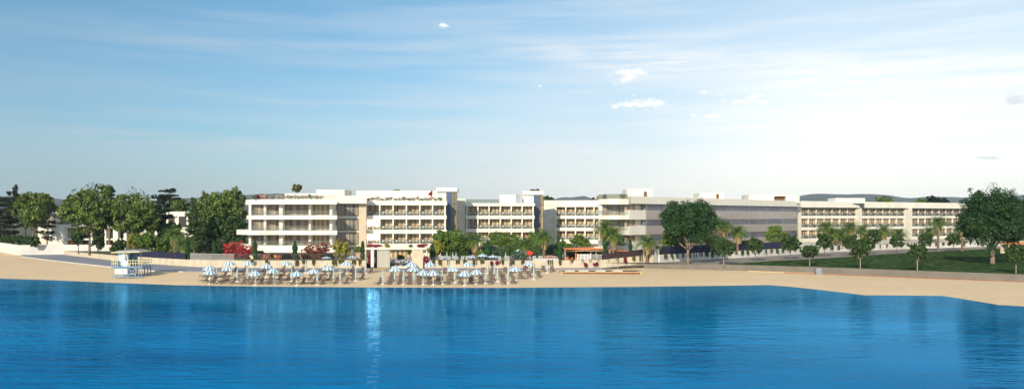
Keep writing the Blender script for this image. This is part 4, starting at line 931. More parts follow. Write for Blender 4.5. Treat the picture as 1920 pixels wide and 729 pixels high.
# ================================================================== LIFEGUARD TOWER
LD = 144.0
lt = thing('lifeguard_tower', (*PX(247, LD), 1.85), 'pale blue lifeguard tower with yellow railing and roof edge on the sand', 'lifeguard tower')
def L(px): return (px - 960) / F * LD
y0 = LD - 1.6; y1 = LD + 2.2
MB().hexa([(L(219), y0 - .5, 6.10), (L(272), y0 - .5, 6.22), (L(272), y1 + .3, 6.22), (L(219), y1 + .3, 6.10), (L(219), y0 - .5, 6.26), (L(272), y0 - .5, 6.38), (L(272), y1 + .3, 6.38), (L(219), y1 + .3, 6.26)]).build('roof_edge', 'lbyellow', lt)
MB().hexa([(L(222), y0 - .2, 6.27), (L(269), y0 - .2, 6.385), (L(269), y1, 6.385), (L(222), y1, 6.27), (L(228), y0 + .4, 6.5), (L(263), y0 + .4, 6.6), (L(263), y1 - .4, 6.6), (L(228), y1 - .4, 6.5)]).build('roof_top', 'greycloth', lt)
MB().hexa([(L(231), y0 + .7, 3.75), (L(241), y0 + .4, 3.75), (L(243), y1 - .3, 3.75), (L(231), y1 - .3, 3.75), (L(227), y0 + .3, 6.1), (L(243), y0 + .1, 6.14), (L(245), y1, 6.14), (L(227), y1, 6.1)]).build('cabin', 'lbpale', lt)
MB().hexa([(L(236), y0 + .35, 3.8), (L(238.5), y0 + .35, 3.8), (L(238.5), y0 + .5, 3.8), (L(236), y0 + .5, 3.8), (L(238), y0 - .0, 6.1), (L(242), y0 - .0, 6.1), (L(242), y0 + .12, 6.1), (L(238), y0 + .12, 6.1)]).build('white_stripe', 'white', lt)
MB().box(L(240), L(246), y0 + .1, y0 + .2, 3.75, 4.75).build('side_panel', 'white', lt)
MB().box(L(244), L(250), y0 + 1.6, y1 - .5, 3.75, 6.1).build('cabin_window', 'blueglass', lt)
mb = MB(); mb.bar((L(244), y0 + .2, 6.1), (L(250.5), y0 + .0, 3.7), .12); mb.bar((L(256), y1 - .4, 3.8), (L(255), y1 - .4, 6.2), .10); mb.build('roof_strut', 'white', lt)
MB().box(L(218), L(275), y0 - .2, y1, 3.45, 3.74).build('deck', 'lbblue', lt)
for nm, ya, yb, xs in (('railing', y0 - .15, y0 - .15, (219, 222, 226, 229)), ('railing', y0 - .15, y0 - .15, (248, 253, 258, 263, 269, 274.5)), ('railing', y1 - .1, y1 - .1, (250, 256, 262, 268, 274.5))):
    mb = MB()
    for px in xs: mb.box(L(px) - .035, L(px) + .035, ya - .035, ya + .035, 3.74, 4.78)
    for z in (4.25, 4.78): mb.bar((L(xs[0]), ya, z), (L(xs[-1]), ya, z), .09)
    if nm: mb.build(nm, 'lbyellow', lt)
mb = MB()
for z in (4.25, 4.78): mb.bar((L(274.5), y0 - .1, z), (L(274.5), y1 - .1, z), .09)
mb.build('railing', 'lbyellow', lt)
MB().box(L(223), L(246), y0 + .1, y1 - .6, 2.35, 3.44).build('storage_box', 'lbpale', lt)
mb = MB(); mb.box(L(235.8), L(238.6), y0 + .07, y0 + .098, 2.65, 2.95); mb.box(L(229), L(231), y0 + .07, y0 + .098, 2.7, 2.85); mb.build('round_mark', 'pink', lt)
for px in (248, 262, 268, 273.5):
    for yy in (y0, y1 - .3): MB().box(L(px) - .07, L(px) + .07, yy - .07, yy + .07, 1.95, 3.45).build('leg', 'lbblue', lt)
for px in (226,):
    for yy in (y0 + .2, y1 - .6): MB().box(L(px) - .07, L(px) + .07, yy - .07, yy + .07, 1.95, 2.35).build('leg', 'lbblue', lt)
mb = MB(); mb.bar((L(248), y0 + .1, 2.0), (L(262), y0 + .1, 3.4), .16); mb.bar((L(248), y0 + .1, 3.4), (L(262), y0 + .1, 2.0), .16); mb.bar((L(237), y0 + .3, 2.4), (L(244), y0 + .3, 2.0), .14); mb.build('cross_brace', 'lbblue', lt)
mb = MB(); mb.box(L(219), L(276), y0 - .15, y0 + .12, 1.78, 1.95); mb.box(L(219), L(276), y1 - .4, y1 - .1, 1.78, 1.95); mb.build('skid', 'lbblue', lt)

# ================================================================== BEACH FURNITURE
def sand_z(px, D):
    s = interp(SHORE, px); e = interp(EDGE, px)
    if D > e: return 2.27 if px < 1130 else 2.2
    return WZ + max(0, (D - s) / (e - s)) ** .75
def foot(px, py, h=0.0):
    """distance at which a point h metres above the sand shows at row py"""
    D = 145.0
    for _ in range(12): D = (HC - sand_z(px, D) - h) * F / (py - HY)
    return D
UH = 2.55
def make_umbrella():
    r = thing('parasol', (0, 0, 0), 'x', 'parasol'); n_ = 20; prof = [(0, 2.42), (.30, 2.32), (.64, 2.13), (.94, 1.91), (1.13, 1.74)]
    cb = MB()
    for k in range(n_):
        cb.cur = k % 2; a0, a1 = 2 * math.pi * k / n_, 2 * math.pi * (k + 1) / n_
        for (ra, za), (rb, zb) in zip(prof, prof[1:]):
            if ra == 0: cb.poly([(0, 0, za), (rb * math.cos(a0), rb * math.sin(a0), zb), (rb * math.cos(a1), rb * math.sin(a1), zb)])
            else: cb.quad((ra * math.cos(a0), ra * math.sin(a0), za), (rb * math.cos(a0), rb * math.sin(a0), zb), (rb * math.cos(a1), rb * math.sin(a1), zb), (ra * math.cos(a1), ra * math.sin(a1), za))
        rb, zb = prof[-1]; cb.quad((rb * math.cos(a0), rb * math.sin(a0), zb), (rb * math.cos(a0), rb * math.sin(a0), zb - .12), (rb * math.cos(a1), rb * math.sin(a1), zb - .12), (rb * math.cos(a1), rb * math.sin(a1), zb))
    cb.build('canopy', ['uwhite', 'ublue'], r)
    MB().tube((0, 0, 0), (0, 0, 2.45), .035).build('pole', 'white', r); MB().tube((0, 0, 2.40), (0, 0, 2.60), .06, .015).build('finial', 'white', r)
    MB().tube((0, 0, 0), (0, 0, .10), .34, .30, 12).build('base', 'white', r); return r
def make_closed():
    r = thing('closed_parasol', (0, 0, 0), 'x', 'closed parasol'); cb = MB(); n_ = 10; prof = [(.02, 2.35), (.09, 2.1), (.15, 1.5), (.21, .75), (.17, .62)]
    for k in range(n_):
        a0, a1 = 2 * math.pi * k / n_, 2 * math.pi * (k + 1) / n_; s0, s1 = (1 if k % 2 else .78), (.78 if k % 2 else 1)
        for (ra, za), (rb, zb) in zip(prof, prof[1:]):
            cb.quad((ra * s0 * math.cos(a0), ra * s0 * math.sin(a0), za), (rb * s0 * math.cos(a0), rb * s0 * math.sin(a0), zb), (rb * s1 * math.cos(a1), rb * s1 * math.sin(a1), zb), (ra * s1 * math.cos(a1), ra * s1 * math.sin(a1), za))
    cb.build('folded_canopy', 'cloth', r)
    MB().tube((0, 0, 0), (0, 0, 2.45), .035).build('pole', 'white', r); MB().tube((0, 0, 0), (0, 0, .10), .34, .30, 12).build('base', 'white', r); return r
def make_lounger():
    r = thing('sun_lounger', (0, 0, 0), 'x', 'sun lounger'); fm = MB()
    for sx_ in (-.33, .33):
        fm.bar((sx_, -1.0, .30), (sx_, .55, .30), .05, .07)
        for yy in (-.85, .45): fm.bar((sx_, yy, 0), (sx_, yy, .28), .05)
        fm.bar((sx_, .35, .30), (sx_, .95, .02), .045)
    fm.build('frame', 'slat', r)
    st = MB()
    for i in range(13): y = -.98 + i * .108; st.box(-.34, .34, y, y + .09, .30, .36)
    st.build('seat', 'slat', r)
    bk = MB()
    for i in range(10):
        t = i * .095; c, s = math.cos(R(58)), math.sin(R(58)); y = .42 + t * c; z = .36 + t * s
        bk.hexa([(-.32, y, z), (.32, y, z), (.32, y + .02, z - .012), (-.32, y + .02, z - .012), (-.32, y + .07 * c, z + .07 * s), (.32, y + .07 * c, z + .07 * s), (.32, y + .07 * c + .02, z + .07 * s - .012), (-.32, y + .07 * c + .02, z + .07 * s - .012)])
    bk.build('backrest', 'slat', r); return r
OPEN = [(392.4, 495.8), (393.3, 504.5), (430.5, 486.5), (427, 496.5), (465, 486.5), (500, 491.5), (478.8, 506), (512.4, 502), (536.4, 486.5), (556.6, 506.5), (587.8, 502), (615.6, 495.5), (649.7, 487),
        (741, 497), (771.6, 488.5), (775.5, 497), (793.5, 506), (812.2, 505), (806.5, 488.5), (850, 497), (871.5, 506), (877.5, 488), (893.2, 502.5), (966, 497), (992, 487.5)]
CLOSED = [(406.5, 505), (434, 500), (445, 505), (463, 495), (473, 501), (513.5, 507), (547, 501), (573.5, 487), (595, 508), (613, 488), (625.7, 503), (638, 505), (667.3, 500), (685.5, 488),
          (718, 506), (740, 504), (756.5, 506), (776.5, 503), (829.5, 505), (841, 488), (853, 503), (909.8, 504), (914.5, 488), (927, 494), (933, 501), (952.5, 504), (954, 488), (1001, 498), (1026, 488)]
def uid(lst, fmt):
    L_ = sorted(lst); res = {}
    left = [q for q in L_ if q[0] < 712]; right = [q for q in L_ if q[0] >= 712]
    for grp, nm in ((left, 'left of the gate'), (right, 'right of the gate')):
        for i, q in enumerate(grp):
            res[q] = fmt % (od(i + 1), nm)
    return res
proto = make_umbrella(); lab = uid(OPEN, 'open blue and white striped parasol, %s from left among those %s')
for i, q in enumerate(OPEN):
    o = proto if i == 0 else copy_tree(proto); D = foot(q[0], q[1] + .5, UH); x, y = PX(q[0], D); o.location = (x, y, sand_z(q[0], D) - .01); o.rotation_euler.z = i * .7
    setp(o, lab[q], 'parasol', 'open striped parasols on the beach')
protoc = make_closed(); lab = uid(CLOSED, 'closed grey green parasol on the sand, %s from left among those %s')
for i, q in enumerate(CLOSED):
    o = protoc if i == 0 else copy_tree(protoc); D = min(foot(q[0], q[1], 2.4), 158.6); x, y = PX(q[0], D); o.location = (x, y, sand_z(q[0], D) - .01); o.rotation_euler.z = i * .9
    setp(o, lab[q], 'closed parasol', 'closed parasols on the beach')
LO = [(382.8, 518), (400.5, 518), (384, 527), (398, 526), (398.6, 531.6), (419, 517.7), (415, 531.6), (424, 526), (435, 531.6), (442, 525), (421.6, 508.6), (438, 510), (456, 508.6), (454, 516), (454, 531.6), (464.4, 526), (469.6, 531.6),
      (482.6, 525), (487, 531.6), (491.7, 509.5), (503, 525.5), (503.5, 532), (493, 516), (508, 515), (521.5, 525), (522.4, 531.6), (528, 508.6), (530, 516), (538, 524), (547, 517), (556, 524), (547.5, 531.6), (565.7, 531.6),
      (580, 524), (586, 531.6), (587, 516), (597.4, 525), (603, 531.6), (606, 508.6), (607, 516), (616.6, 524), (620, 508.8), (621, 516), (628, 531), (635, 524), (647, 531), (642.5, 516), (659, 517), (659.5, 524), (658, 508.6), (676, 510.5), (677, 523),
      (693.4, 510.5), (709.7, 531.6), (544.6, 509), (564, 509), (732.4, 520), (728.6, 531.6), (749.7, 520), (747.8, 531.6), (764, 510.5), (767, 519.5), (766, 531.8), (784, 519.5), (784.8, 532), (802.5, 519.5), (803.5, 532), (820, 519), (820.8, 532),
      (833, 511.5), (842, 519), (839, 531.5), (848.6, 511.5), (859, 519.5), (862.5, 531.2), (845, 525.5), (784, 526), (767, 526), (803, 526), (820, 526), (732.5, 526), (750, 526), (781, 509.5),
      (881.3, 518.5), (884, 525), (882, 531), (897.6, 518), (902.4, 525), (900.5, 531), (905.3, 511.5), (918.8, 518), (923.5, 510.5), (924, 525), (919.7, 531), (937, 518), (942.8, 524.6), (943.7, 531), (946.6, 510.5), (958, 518), (962, 510.5), (962.4, 530),
      (975.4, 518), (984, 510.5), (992, 518), (1000, 509.5), (1010, 518), (1018.6, 507.5), (1035.4, 507.5)]
protol = make_lounger(); rows = {}
for q in sorted(LO):
    r_ = 'front row' if q[1] > 528.5 else 'second row' if q[1] > 521.5 else 'third row' if q[1] > 513.5 else 'back row'
    sd_ = 'left of the gate' if q[0] < 712 else 'right of the gate'; rows.setdefault((r_, sd_), []).append(q)
lab = {}
for (r_, sd_), lst in rows.items():
    for i, q in enumerate(lst): lab[q] = 'brown lounger, %s from left in %s %s' % (od(i + 1), r_, sd_)
rnd = random.Random(4)
for i, q in enumerate(LO):
    o = protol if i == 0 else copy_tree(protol); D = foot(q[0], q[1] + 1.2); x, y = PX(q[0], D); o.location = (x, y, sand_z(q[0], D) - .015)
    left = q[0] < 712; o.rotation_euler.z = R(-30 + rnd.uniform(-4, 4)) if left else R(-18 + (q[0] - 712) / 330 * 22 + rnd.uniform(-3, 3)); o.scale = (1.08, .80, 1.0)
    setp(o, lab[q], 'sun lounger', 'brown sun loungers on the beach')

# low deck on the sand with four poles
DD = 150.5
dk = thing('beach_deck', (*PX(1125, DD), 1.9), 'long low timber deck on the sand right of the parasols', 'deck')
xa, xb = PX(1049, DD)[0], PX(1201, DD)[0]
MB().box(xa, xb, DD - 2.6, DD + 2.4, 2.18, 2.34).build('deck_top', 'woodlt', dk)
MB().box(xa + .6, xb - .4, DD - 2.3, DD - 2.2, 1.75, 2.17).build('red_skirt', 'boardshadow', dk)
for x in (xa + .25, xb - .25): MB().box(x - .22, x + .22, DD - 2.65, DD - 2.3, 1.6, 2.17).build('deck_leg', 'woodlt', dk)
for a, b in ((1054, 1064), (1077, 1084), (1100, 1115), (1132, 1146), (1165, 1195)): MB().box(PX(a, DD)[0], PX(b, DD)[0], DD - 1.5, DD + 1.2, 2.345, 2.36).build('dark_mat', 'slat', dk)
for i, px in enumerate((1068, 1094, 1126, 1158)):
    x, y = PX(px, DD - .2); p_ = thing('shower_pole', (x, y, 2.34), 'thin grey pole on a white slab, %s from left on the timber deck' % od(i + 1), 'pole', 'poles on the timber deck')
    MB().tube((x, y, 2.34), (x, y, 4.45), .045).build('pole', 'fencegrey', p_); MB().box(x - .9, x + .9, y - .6, y + .6, 2.365, 2.46).build('base', 'white', p_)
    MB().bar((x, y, 4.4), (x + .25, y - .1, 4.38), .05).build('arm', 'fencegrey', p_)

# ================================================================== ORANGE PERGOLA RESTAURANT
pg = thing('orange_pergola', (*PX(1105, 168), GZ), 'low orange roofed pergola restaurant between the olives and the corner block', 'pergola')
D = 166.0
def g2(px): return (px - 960) / F * D
MB().hexa([(g2(1057), D - 1, 5.75), (g2(1115), D - 1.4, 5.75), (g2(1115), D + 5, 5.75), (g2(1057), D + 5, 5.75), (g2(1057), D - 1, 5.9), (g2(1115), D - 1.4, 6.15), (g2(1115), D + 5, 6.15), (g2(1057), D + 5, 5.9)]).build('roof', 'orange', pg)
MB().hexa([(g2(1110), D - 1.2, 5.7), (g2(1174), D - .6, 5.35), (g2(1174), D + 5, 5.35), (g2(1110), D + 5, 5.7), (g2(1110), D - 1.2, 5.9), (g2(1174), D - .6, 5.52), (g2(1174), D + 5, 5.52), (g2(1110), D + 5, 5.9)]).build('roof', 'orange', pg)
MB().hexa([(g2(1058), D - 1.6, 5.35), (g2(1095), D - 1.8, 5.5), (g2(1095), D - .4, 5.5), (g2(1058), D - .4, 5.35), (g2(1070), D - 1.6, 5.42), (g2(1095), D - 1.8, 5.68), (g2(1095), D - .4, 5.68), (g2(1070), D - .4, 5.42)]).build('canopy', 'woodlt', pg)
MB().hexa([(g2(1096), D - 1.8, 5.5), (g2(1138), D - 1.6, 5.3), (g2(1138), D - .4, 5.3), (g2(1096), D - .4, 5.5), (g2(1096), D - 1.8, 5.68), (g2(1125), D - 1.6, 5.42), (g2(1125), D - .4, 5.42), (g2(1096), D - .4, 5.68)]).build('canopy', 'woodlt', pg)
for px in (1059, 1079, 1107, 1117, 1142, 1172): MB().box(g2(px) - .12, g2(px) + .12, D - .9, D - .6, GZ, 5.6).build('post', 'orange' if px in (1079, 1172) else 'fencegrey', pg)
MB().box(g2(1060), g2(1135), D + 4.6, D + 4.8, GZ, 5.6).build('dark_back', 'dark', pg)
MB().box(g2(1142), g2(1173), D + 3, D + 3.2, GZ, 5.3).build('back_wall', 'travertine', pg)
def small_chair(px, D, m, label, group, rz=0.3, z=GZ):
    mb = MB(); mb.box(-.28, .28, -.28, .28, .40, .50); mb.box(-.28, .28, .22, .30, .5, 1.0)
    for a in (-.24, .24):
        for b in (-.24, .24): mb.box(a - .03, a + .03, b - .03, b + .03, 0, .4)
        mb.box(a - .03, a + .03, -.26, .24, .62, .68)
    o = mb.build('terrace_chair', m); o.location = (*PX(px, D), z); o.rotation_euler.z = rz; return setp(o, label, 'chair', group)
for i, px in enumerate((1062, 1068, 1075, 1081)): small_chair(px, 163.2 + (i % 2) * .8, 'orange', 'orange chair under the pergola, %s from left' % od(i + 1), 'orange chairs under the pergola', i)
for i, px in enumerate((493, 497, 501, 517, 521, 525)): small_chair(px, 166.5 + (i % 2) * .9, 'orange', 'orange chair below the left wing, %s from left' % od(i + 1), 'orange chairs below the left wing', i, GZ + .35)
setp(MB().box(*[PX(p, 165)[0] for p in (488, 530)], 165.4, 168.6, GZ - .02, GZ + .35).build('dining_platform', 'wood'), 'dark timber dining platform below the left wing', 'platform')

# terrace parasols behind the wall
for i, (px, py) in enumerate(((612, 480), (661, 478.5), (885, 478.5), (905, 474.5), (924, 477), (972, 466), (998, 464.5))):
    o = copy_tree(proto); D = (HC - GZ - UH) * F / (py - HY); D = max(D, 163.5); x, y = PX(px, D); o.location = (x, y, GZ); o.rotation_euler.z = i
    z = ZY(py, D) - GZ; o.scale = (.95, .95, z / UH)
    setp(o, 'striped parasol on the terrace behind the wall, %s from left of those seven' % od(i + 1), 'parasol', 'striped parasols on the terrace')
rp = thing('red_parasol', (*PX(994, 168), GZ), 'single red parasol on the terrace between two palms', 'parasol')
x, y = PX(994, 168); mb = MB(); n_ = 12; prof = [(.01, 2.15), (.4, 2.08), (.7, 1.85), (.78, 1.5), (.6, 1.25)]
for k in range(n_):
    a0, a1 = 2 * math.pi * k / n_, 2 * math.pi * (k + 1) / n_
    for (ra, za), (rb, zb) in zip(prof, prof[1:]):
        mb.quad((x + ra * math.cos(a0), y + ra * math.sin(a0), GZ + za), (x + rb * math.cos(a0), y + rb * math.sin(a0), GZ + zb), (x + rb * math.cos(a1), y + rb * math.sin(a1), GZ + zb), (x + ra * math.cos(a1), y + ra * math.sin(a1), GZ + za))
mb.build('canopy', 'ured', rp); MB().tube((x, y, GZ), (x, y, GZ + 2.1), .06).build('pole', 'white', rp)
for i, px in enumerate((826, 838, 849, 948, 855)):
    o = copy_tree(protoc); D = 164 + (i % 3); x, y = PX(px, D); o.location = (x, y, GZ); o.scale = (1, 1, .8)
    setp(o, 'closed parasol on the terrace behind the wall, %s' % ('just left of the olive bush' if px == 948 else 'under the bright tree, %s from left' % od([826, 838, 849, 855].index(px) + 1)), 'closed parasol', 'closed parasols on the terrace')
pr2 = None
k = 0
for px in list(range(818, 884, 8)) + list(range(922, 960, 8)) + list(range(1002, 1048, 8)):
    k += 1
    m_ = MB()
    if pr2 is None:
        m_.box(-.35, .35, -.9, .9, .25, .42); m_.hexa([(-.35, .5, .42), (.35, .5, .42), (.35, .62, .42), (-.35, .62, .42), (-.35, .85, 1.05), (.35, .85, 1.05), (.35, .95, 1.05), (-.35, .95, 1.05)])
        for a in (-.3, .3):
            for b in (-.8, .8): m_.box(a - .04, a + .04, b - .04, b + .04, 0, .25)
        o = m_.build('terrace_lounger', 'greycloth'); pr2 = o
    else: o = pr2.copy(); col.objects.link(o)
    o.location = (*PX(px, 163 + (k % 2) * 1.6), GZ); o.scale = (1, 1, 1.15); o.rotation_euler.z = .4 * math.sin(k * 2.3)
    setp(o, 'grey terrace lounger behind the wall, %s from left of its kind' % od(k), 'sun lounger', 'grey loungers on the terrace')
setp(MB().box(PX(1000, 161.4)[0], PX(1047, 161.4)[0], 161.2, 161.6, GZ, 4.15).build('planter_wall', 'white'), 'low white planter wall at the foot of the right hand palm', 'planter')
# maroon facade clutter: potted trees by the link
mbp = thing('potted_olive', (*PX(672, 165), GZ), 'round olive tree in a tall pale pot left of the gate', 'potted tree')
MB().hexa([(gx(669, 165), 164.7, GZ), (gx(675, 165), 164.7, GZ), (gx(675, 165), 165.3, GZ), (gx(669, 165), 165.3, GZ), (gx(668, 165), 164.6, 5.0), (gx(676, 165), 164.6, 5.0), (gx(676, 165), 165.4, 5.0), (gx(668, 165), 165.4, 5.0)]).build('pot', 'planter', mbp)
rng = np.random.default_rng(3); C, Nn = crown_pts(rng, [(0, 0, 2.55, .95, .9, .65), (-.3, 0, 2.4, .6, .6, .5), (.4, 0, 2.6, .5, .6, .5)], 700, .3, .7); leaves('crown', C, .13, 'leafmid', mbp, Nn, .6, rng)

# ================================================================== TREES AND PLANTS
tree(62, 226, 357, 76, 'green leafy tree left of the villa behind the tall white wall', crown_bottom=432, seed=1, n_=5200, nlobes=9)
tree(168, 200, 343, 102, 'tallest broad leafy tree in front of the white villa, left of its twin', crown_bottom=446, seed=2, n_=8000, nlobes=11, ls=.3)
tree(254, 201, 350, 92, 'broad leafy tree behind the lifeguard tower, right of the tallest one', crown_bottom=446, seed=3, n_=7000, nlobes=10)
tree(418, 216, 350, 94, 'huge rounded tree just left of the hotel', crown_bottom=452, seed=4, n_=8500, nlobes=12, ls=.32)
tree(375, 226, 366, 50, 'mid green tree between the spruce and the huge rounded tree', crown_bottom=440, seed=5, n_=3500)
tree(335, 250, 371, 42, 'light green tree top above the villa with two dark openings', crown_bottom=402, seed=6, n_=2200)
tree(440, 204, 400, 56, 'dark low spreading tree under the huge rounded tree', m='leafdk', crown_bottom=470, seed=7, n_=4500)
tree(392, 203, 405, 60, 'dark tree behind the picket fence left of the red maple', m='leafdk', crown_bottom=474, seed=8, n_=4500)
tree(320, 205, 415, 50, 'dark tree behind the palm pair', m='leafdk', crown_bottom=474, seed=9, n_=3500)
layered_tree(8, 238, 372, 50, 'dark pine at the far left edge of the picture', seed=1, bottom=445, tiers=8, n_=5000, ls=.34, group='dark pines')
layered_tree(24, 244, 349, 30, 'dark pine rising above the left tree tops', seed=2, bottom=400, tiers=6, group='dark pines')
layered_tree(205, 232, 349, 30, 'dark pine top between the two broad leafy trees', seed=3, bottom=380, tiers=5, group='dark pines')
layered_tree(316, 222, 352, 44, 'dark flat topped pine above the villa with two openings', seed=4, bottom=376, tiers=5, group='dark pines')
layered_tree(300, 214, 366, 52, 'wide dark pine right of the broad leafy tree behind the tower', seed=5, bottom=430, tiers=8, n_=5200, group='dark pines')
layered_tree(364, 196, 374, 46, 'tall dark conical spruce left of the picket fence', 'spruce_tree', 'leafdk', seed=6, bottom=455, tiers=14, cone=True, n_=5200, ls=.24)
layered_tree(103, 262, 385, 26, 'dark conifer behind the villa roof at left', seed=7, bottom=400, tiers=5, n_=1500, group='dark pines')
layered_tree(88, 236, 395, 34, 'dark pine right of the leafy tree behind the tall wall', seed=8, bottom=445, tiers=6, n_=2600, group='dark pines')
for i, (px, t_, b_, w_, D, l_) in enumerate(((147, 424, 462, 28, 206, 'round dark tree with thin stem left of the tall trunk by the villa'), (184, 424, 472, 26, 200, 'dark round tree at the foot of the tallest broad tree'), (222, 447, 478, 32, 192, 'low dark round tree just left of the lifeguard tower'))):
    tree(px, D, t_, w_, l_, 'round_tree', m='leafdk', crown_bottom=b_, seed=20 + i, n_=1700, nlobes=5, ls=.24, group='clipped round trees')
tree(272, 182, 431, 50, 'bright green low tree behind the lifeguard tower roof', m='leafmid', crown_bottom=473, seed=24, n_=2800, ls=.22, lean=.2)
tree(250, 185, 437, 26, 'yellowish green shrub left of the bright low tree', 'shrub_tree', 'shrub', m='yel', crown_bottom=470, seed=25, n_=1200, ls=.2)
tree(308, 180, 441, 32, 'small green tree between the bright low tree and the palm pair', m='leafmid', crown_bottom=476, seed=26, n_=1600, ls=.22)
for i, px in enumerate((5, 18, 34, 50, 66)):
    clump('garden_bush', px, 238 - px * .35, 4.4, 7.4, 24, 'leafdk', 'dark bush behind the tall white wall, %s from the left edge' % od(i + 1), 'bush', 200 + i, 'dark bushes behind the tall wall', 700, .24)
for i, px in enumerate((275, 290, 306, 322, 338)):
    clump('garden_bush', px, 178 + i * .5, GZ, 5.6, 18, 'leafmid' if i % 2 else 'leafdk', '%s bush behind the navy fence, %s from left' % ('green' if i % 2 else 'dark', od(i + 1)), 'bush', 210 + i, 'bushes behind the navy fence', 500, .18)
for i, (px, t_, D, s) in enumerate(((352, 446, 167.5, 9), (402, 452, 166, 9), (478, 451, 165, 9), (553, 451.5, 165, 9.5), (680, 452, 163.5, 7.5), (811, 456, 164, 8.5), (914, 452, 164, 9), (1050, 456, 164, 9), (1135, 450, 161.5 + 3, 8.5), (1182, 449, 166.5, 7))):
    cypress(px, D, t_, s, 'slim dark green cypress ' + ['right of the palm pair', 'left of the red maple', 'right of the red maple', 'left of the rust coloured bush', 'just left of the gate', 'just right of the gate', 'right of the palm beside the bright tree', 'left of the orange pergola', 'right of the orange pergola', 'by the far end of the maroon fence'][i], seed=i)
# red maple, rust bush, yellow shrub
def flat_tree(px, D, top, bot, cw, m, label, name, seed, n_=3800, ls=.14):
    rng = np.random.default_rng(seed); x, y = PX(px, D); zt = ZY(top, D) - GZ; zb = ZY(bot, D) - GZ; W = cw * D / F / 2
    root = thing(name, (x, y, GZ), label, 'tree'); mb = MB(); lob = []
    for k in range(30):
        a = rng.uniform(0, 6.28); r = W * math.sqrt(rng.uniform(.02, .85)); z = zb + (zt - zb) * (rng.uniform(.15, .95) * (1 - .35 * (r / W) ** 2)); q = W * rng.uniform(.16, .30)
        lob.append((math.cos(a) * r, math.sin(a) * r * .8, z, q, q, q * .34)); mb.tube((x, y, GZ + .6), (x + math.cos(a) * r, y + math.sin(a) * r * .8, GZ + z), .06, .02, 5)
    mb.tube((x, y, GZ - .2), (x, y, GZ + .7), .13, .1); mb.build('trunk', 'bark', root)
    C, Nn = crown_pts(rng, lob, n_, .55, .5); leaves('crown', C, ls, m, root, Nn, .45, rng); return root
tree(447, 167.5, 446, 70, 'bright red spreading maple behind the wall left of the hotel', 'maple_tree', m='red', crown_bottom=489, seed=3, n_=2300, ls=.15, nlobes=9, shell=.6, clump=.34)
tree(594, 166, 450, 60, 'rust brown leafed bush tree below the left wing', 'copper_tree', m='rust', crown_bottom=490, seed=5, n_=1500, ls=.14, nlobes=9, shell=.55, clump=.34)
tree(640, 165, 449, 37, 'yellow green bushy tree in front of the recessed link', 'yellow_tree', m='yel', crown_bottom=488, seed=30, n_=2400, ls=.16, nlobes=8)
tree(845, 172, 430, 84, 'bright leafy tree right of the gate, widest in the garden', m='leafmid', crown_bottom=484, seed=31, n_=6000, ls=.22, nlobes=11)
tree(820, 169, 448, 30, 'yellowish olive tree left of the bright leafy tree', m='yel', crown_bottom=480, seed=32, n_=1500, ls=.18)
for i, (px, D, t_, b_, w_, m_, l_) in enumerate(((935, 190, 432, 476, 46, 'leafmid', 'leafy tree between the two palms, left one of three in a row'), (960, 188, 436, 478, 40, 'leafmid', 'leafy tree between the two palms, middle one of three in a row'), (1000, 192, 432, 480, 46, 'leafmid', 'leafy tree behind the tall middle palm'),
    (918, 176, 457, 486, 34, 'olive', 'blue green olive right of the cypress beside the palm'), (942, 175, 460, 486, 30, 'olive', 'blue green olive left of the round bush'), (973, 166, 469, 489, 28, 'olive', 'low rounded olive bush left of the red parasol'),
    (1036, 172, 455, 489, 34, 'olive', 'blue green olive right of the tall middle palm'), (1052, 176, 448, 480, 24, 'leafmid', 'small leafy tree left of the pergola'), (1086, 180, 439, 468, 40, 'leafmid', 'leafy tree behind the orange pergola'), (1075, 174, 455, 470, 32, 'olive', 'low blue green olive behind the pergola roof'),
    (1012, 170, 462, 488, 24, 'olive', 'grey green olive between red parasol and tall middle palm'), (1262, 172, 436, 474, 56, 'leafmid', 'green tree left behind the big tree trunk'),
    (1450, 202, 421, 462, 36, 'leafbr', 'light lime green tree in front of the glass wing end'), (1400, 188, 448, 474, 26, 'leafbr', 'small lime green shrub tree right of the palms by the glass wing'), (1470, 203, 430, 470, 26, 'leafmid', 'green tree right behind the lime green one'))):
    tree(px, D, t_, w_, l_, 'olive_tree' if m_ == 'olive' else 'garden_tree', m=m_, crown_bottom=b_, seed=40 + i, n_=2600 if w_ > 34 else 1600, ls=.2, nlobes=7)
# palms
for a in ((327, 437, 178, 'tall palm left of the spruce, larger of the pair'), (346, 456, 172, 'short palm beside the larger palm left of the spruce'), (891, 447, 170, 'palm just right of the bright leafy tree'), (985, 457, 170, 'shorter palm behind the red parasol'),
          (1020, 441, 165.5, 'tall middle palm with bare stem left of the pergola'), (1133, 424, 166, 'taller palm of the two before the corner block'), (1150, 438, 164.8, 'shorter palm of the two before the corner block'),
          (1213, 451, 162.8, 'leaning palm in front of the garden gate'), (1340, 415, 180, 'palm half hidden behind the big tree'), (1357, 421, 181, 'palm just right of the big tree'), (1383, 431, 182.5, 'palm third from the big tree, by the glass wing'),
          (1549, 424, 214, 'first palm in front of the far right wings'), (1562, 434, 213, 'second palm in front of the far right wings'), (1577, 437, 216, 'third, smaller palm in front of the far right wings'), (1594, 423, 217, 'fourth palm before the far right wings, taller'),
          (1617, 429, 222, 'fifth palm before the far right wings'), (1657, 430, 229, 'sixth palm before the far right wings'), (1685, 435, 233, 'seventh palm before the far right wings'), (1742, 432, 236, 'palm just left of the tall slim lawn palm'),
          (1759, 413, 213, 'tall slim palm standing on the lawn edge'), (1804, 424, 216, 'palm beside the giant dark tree'), (1330, 447, 178, 'low palm behind the big tree trunk')):
    palm(a[0], a[1] + 3, a[2], a[3], sc=1.08 if a[2] < 200 else 1.18)
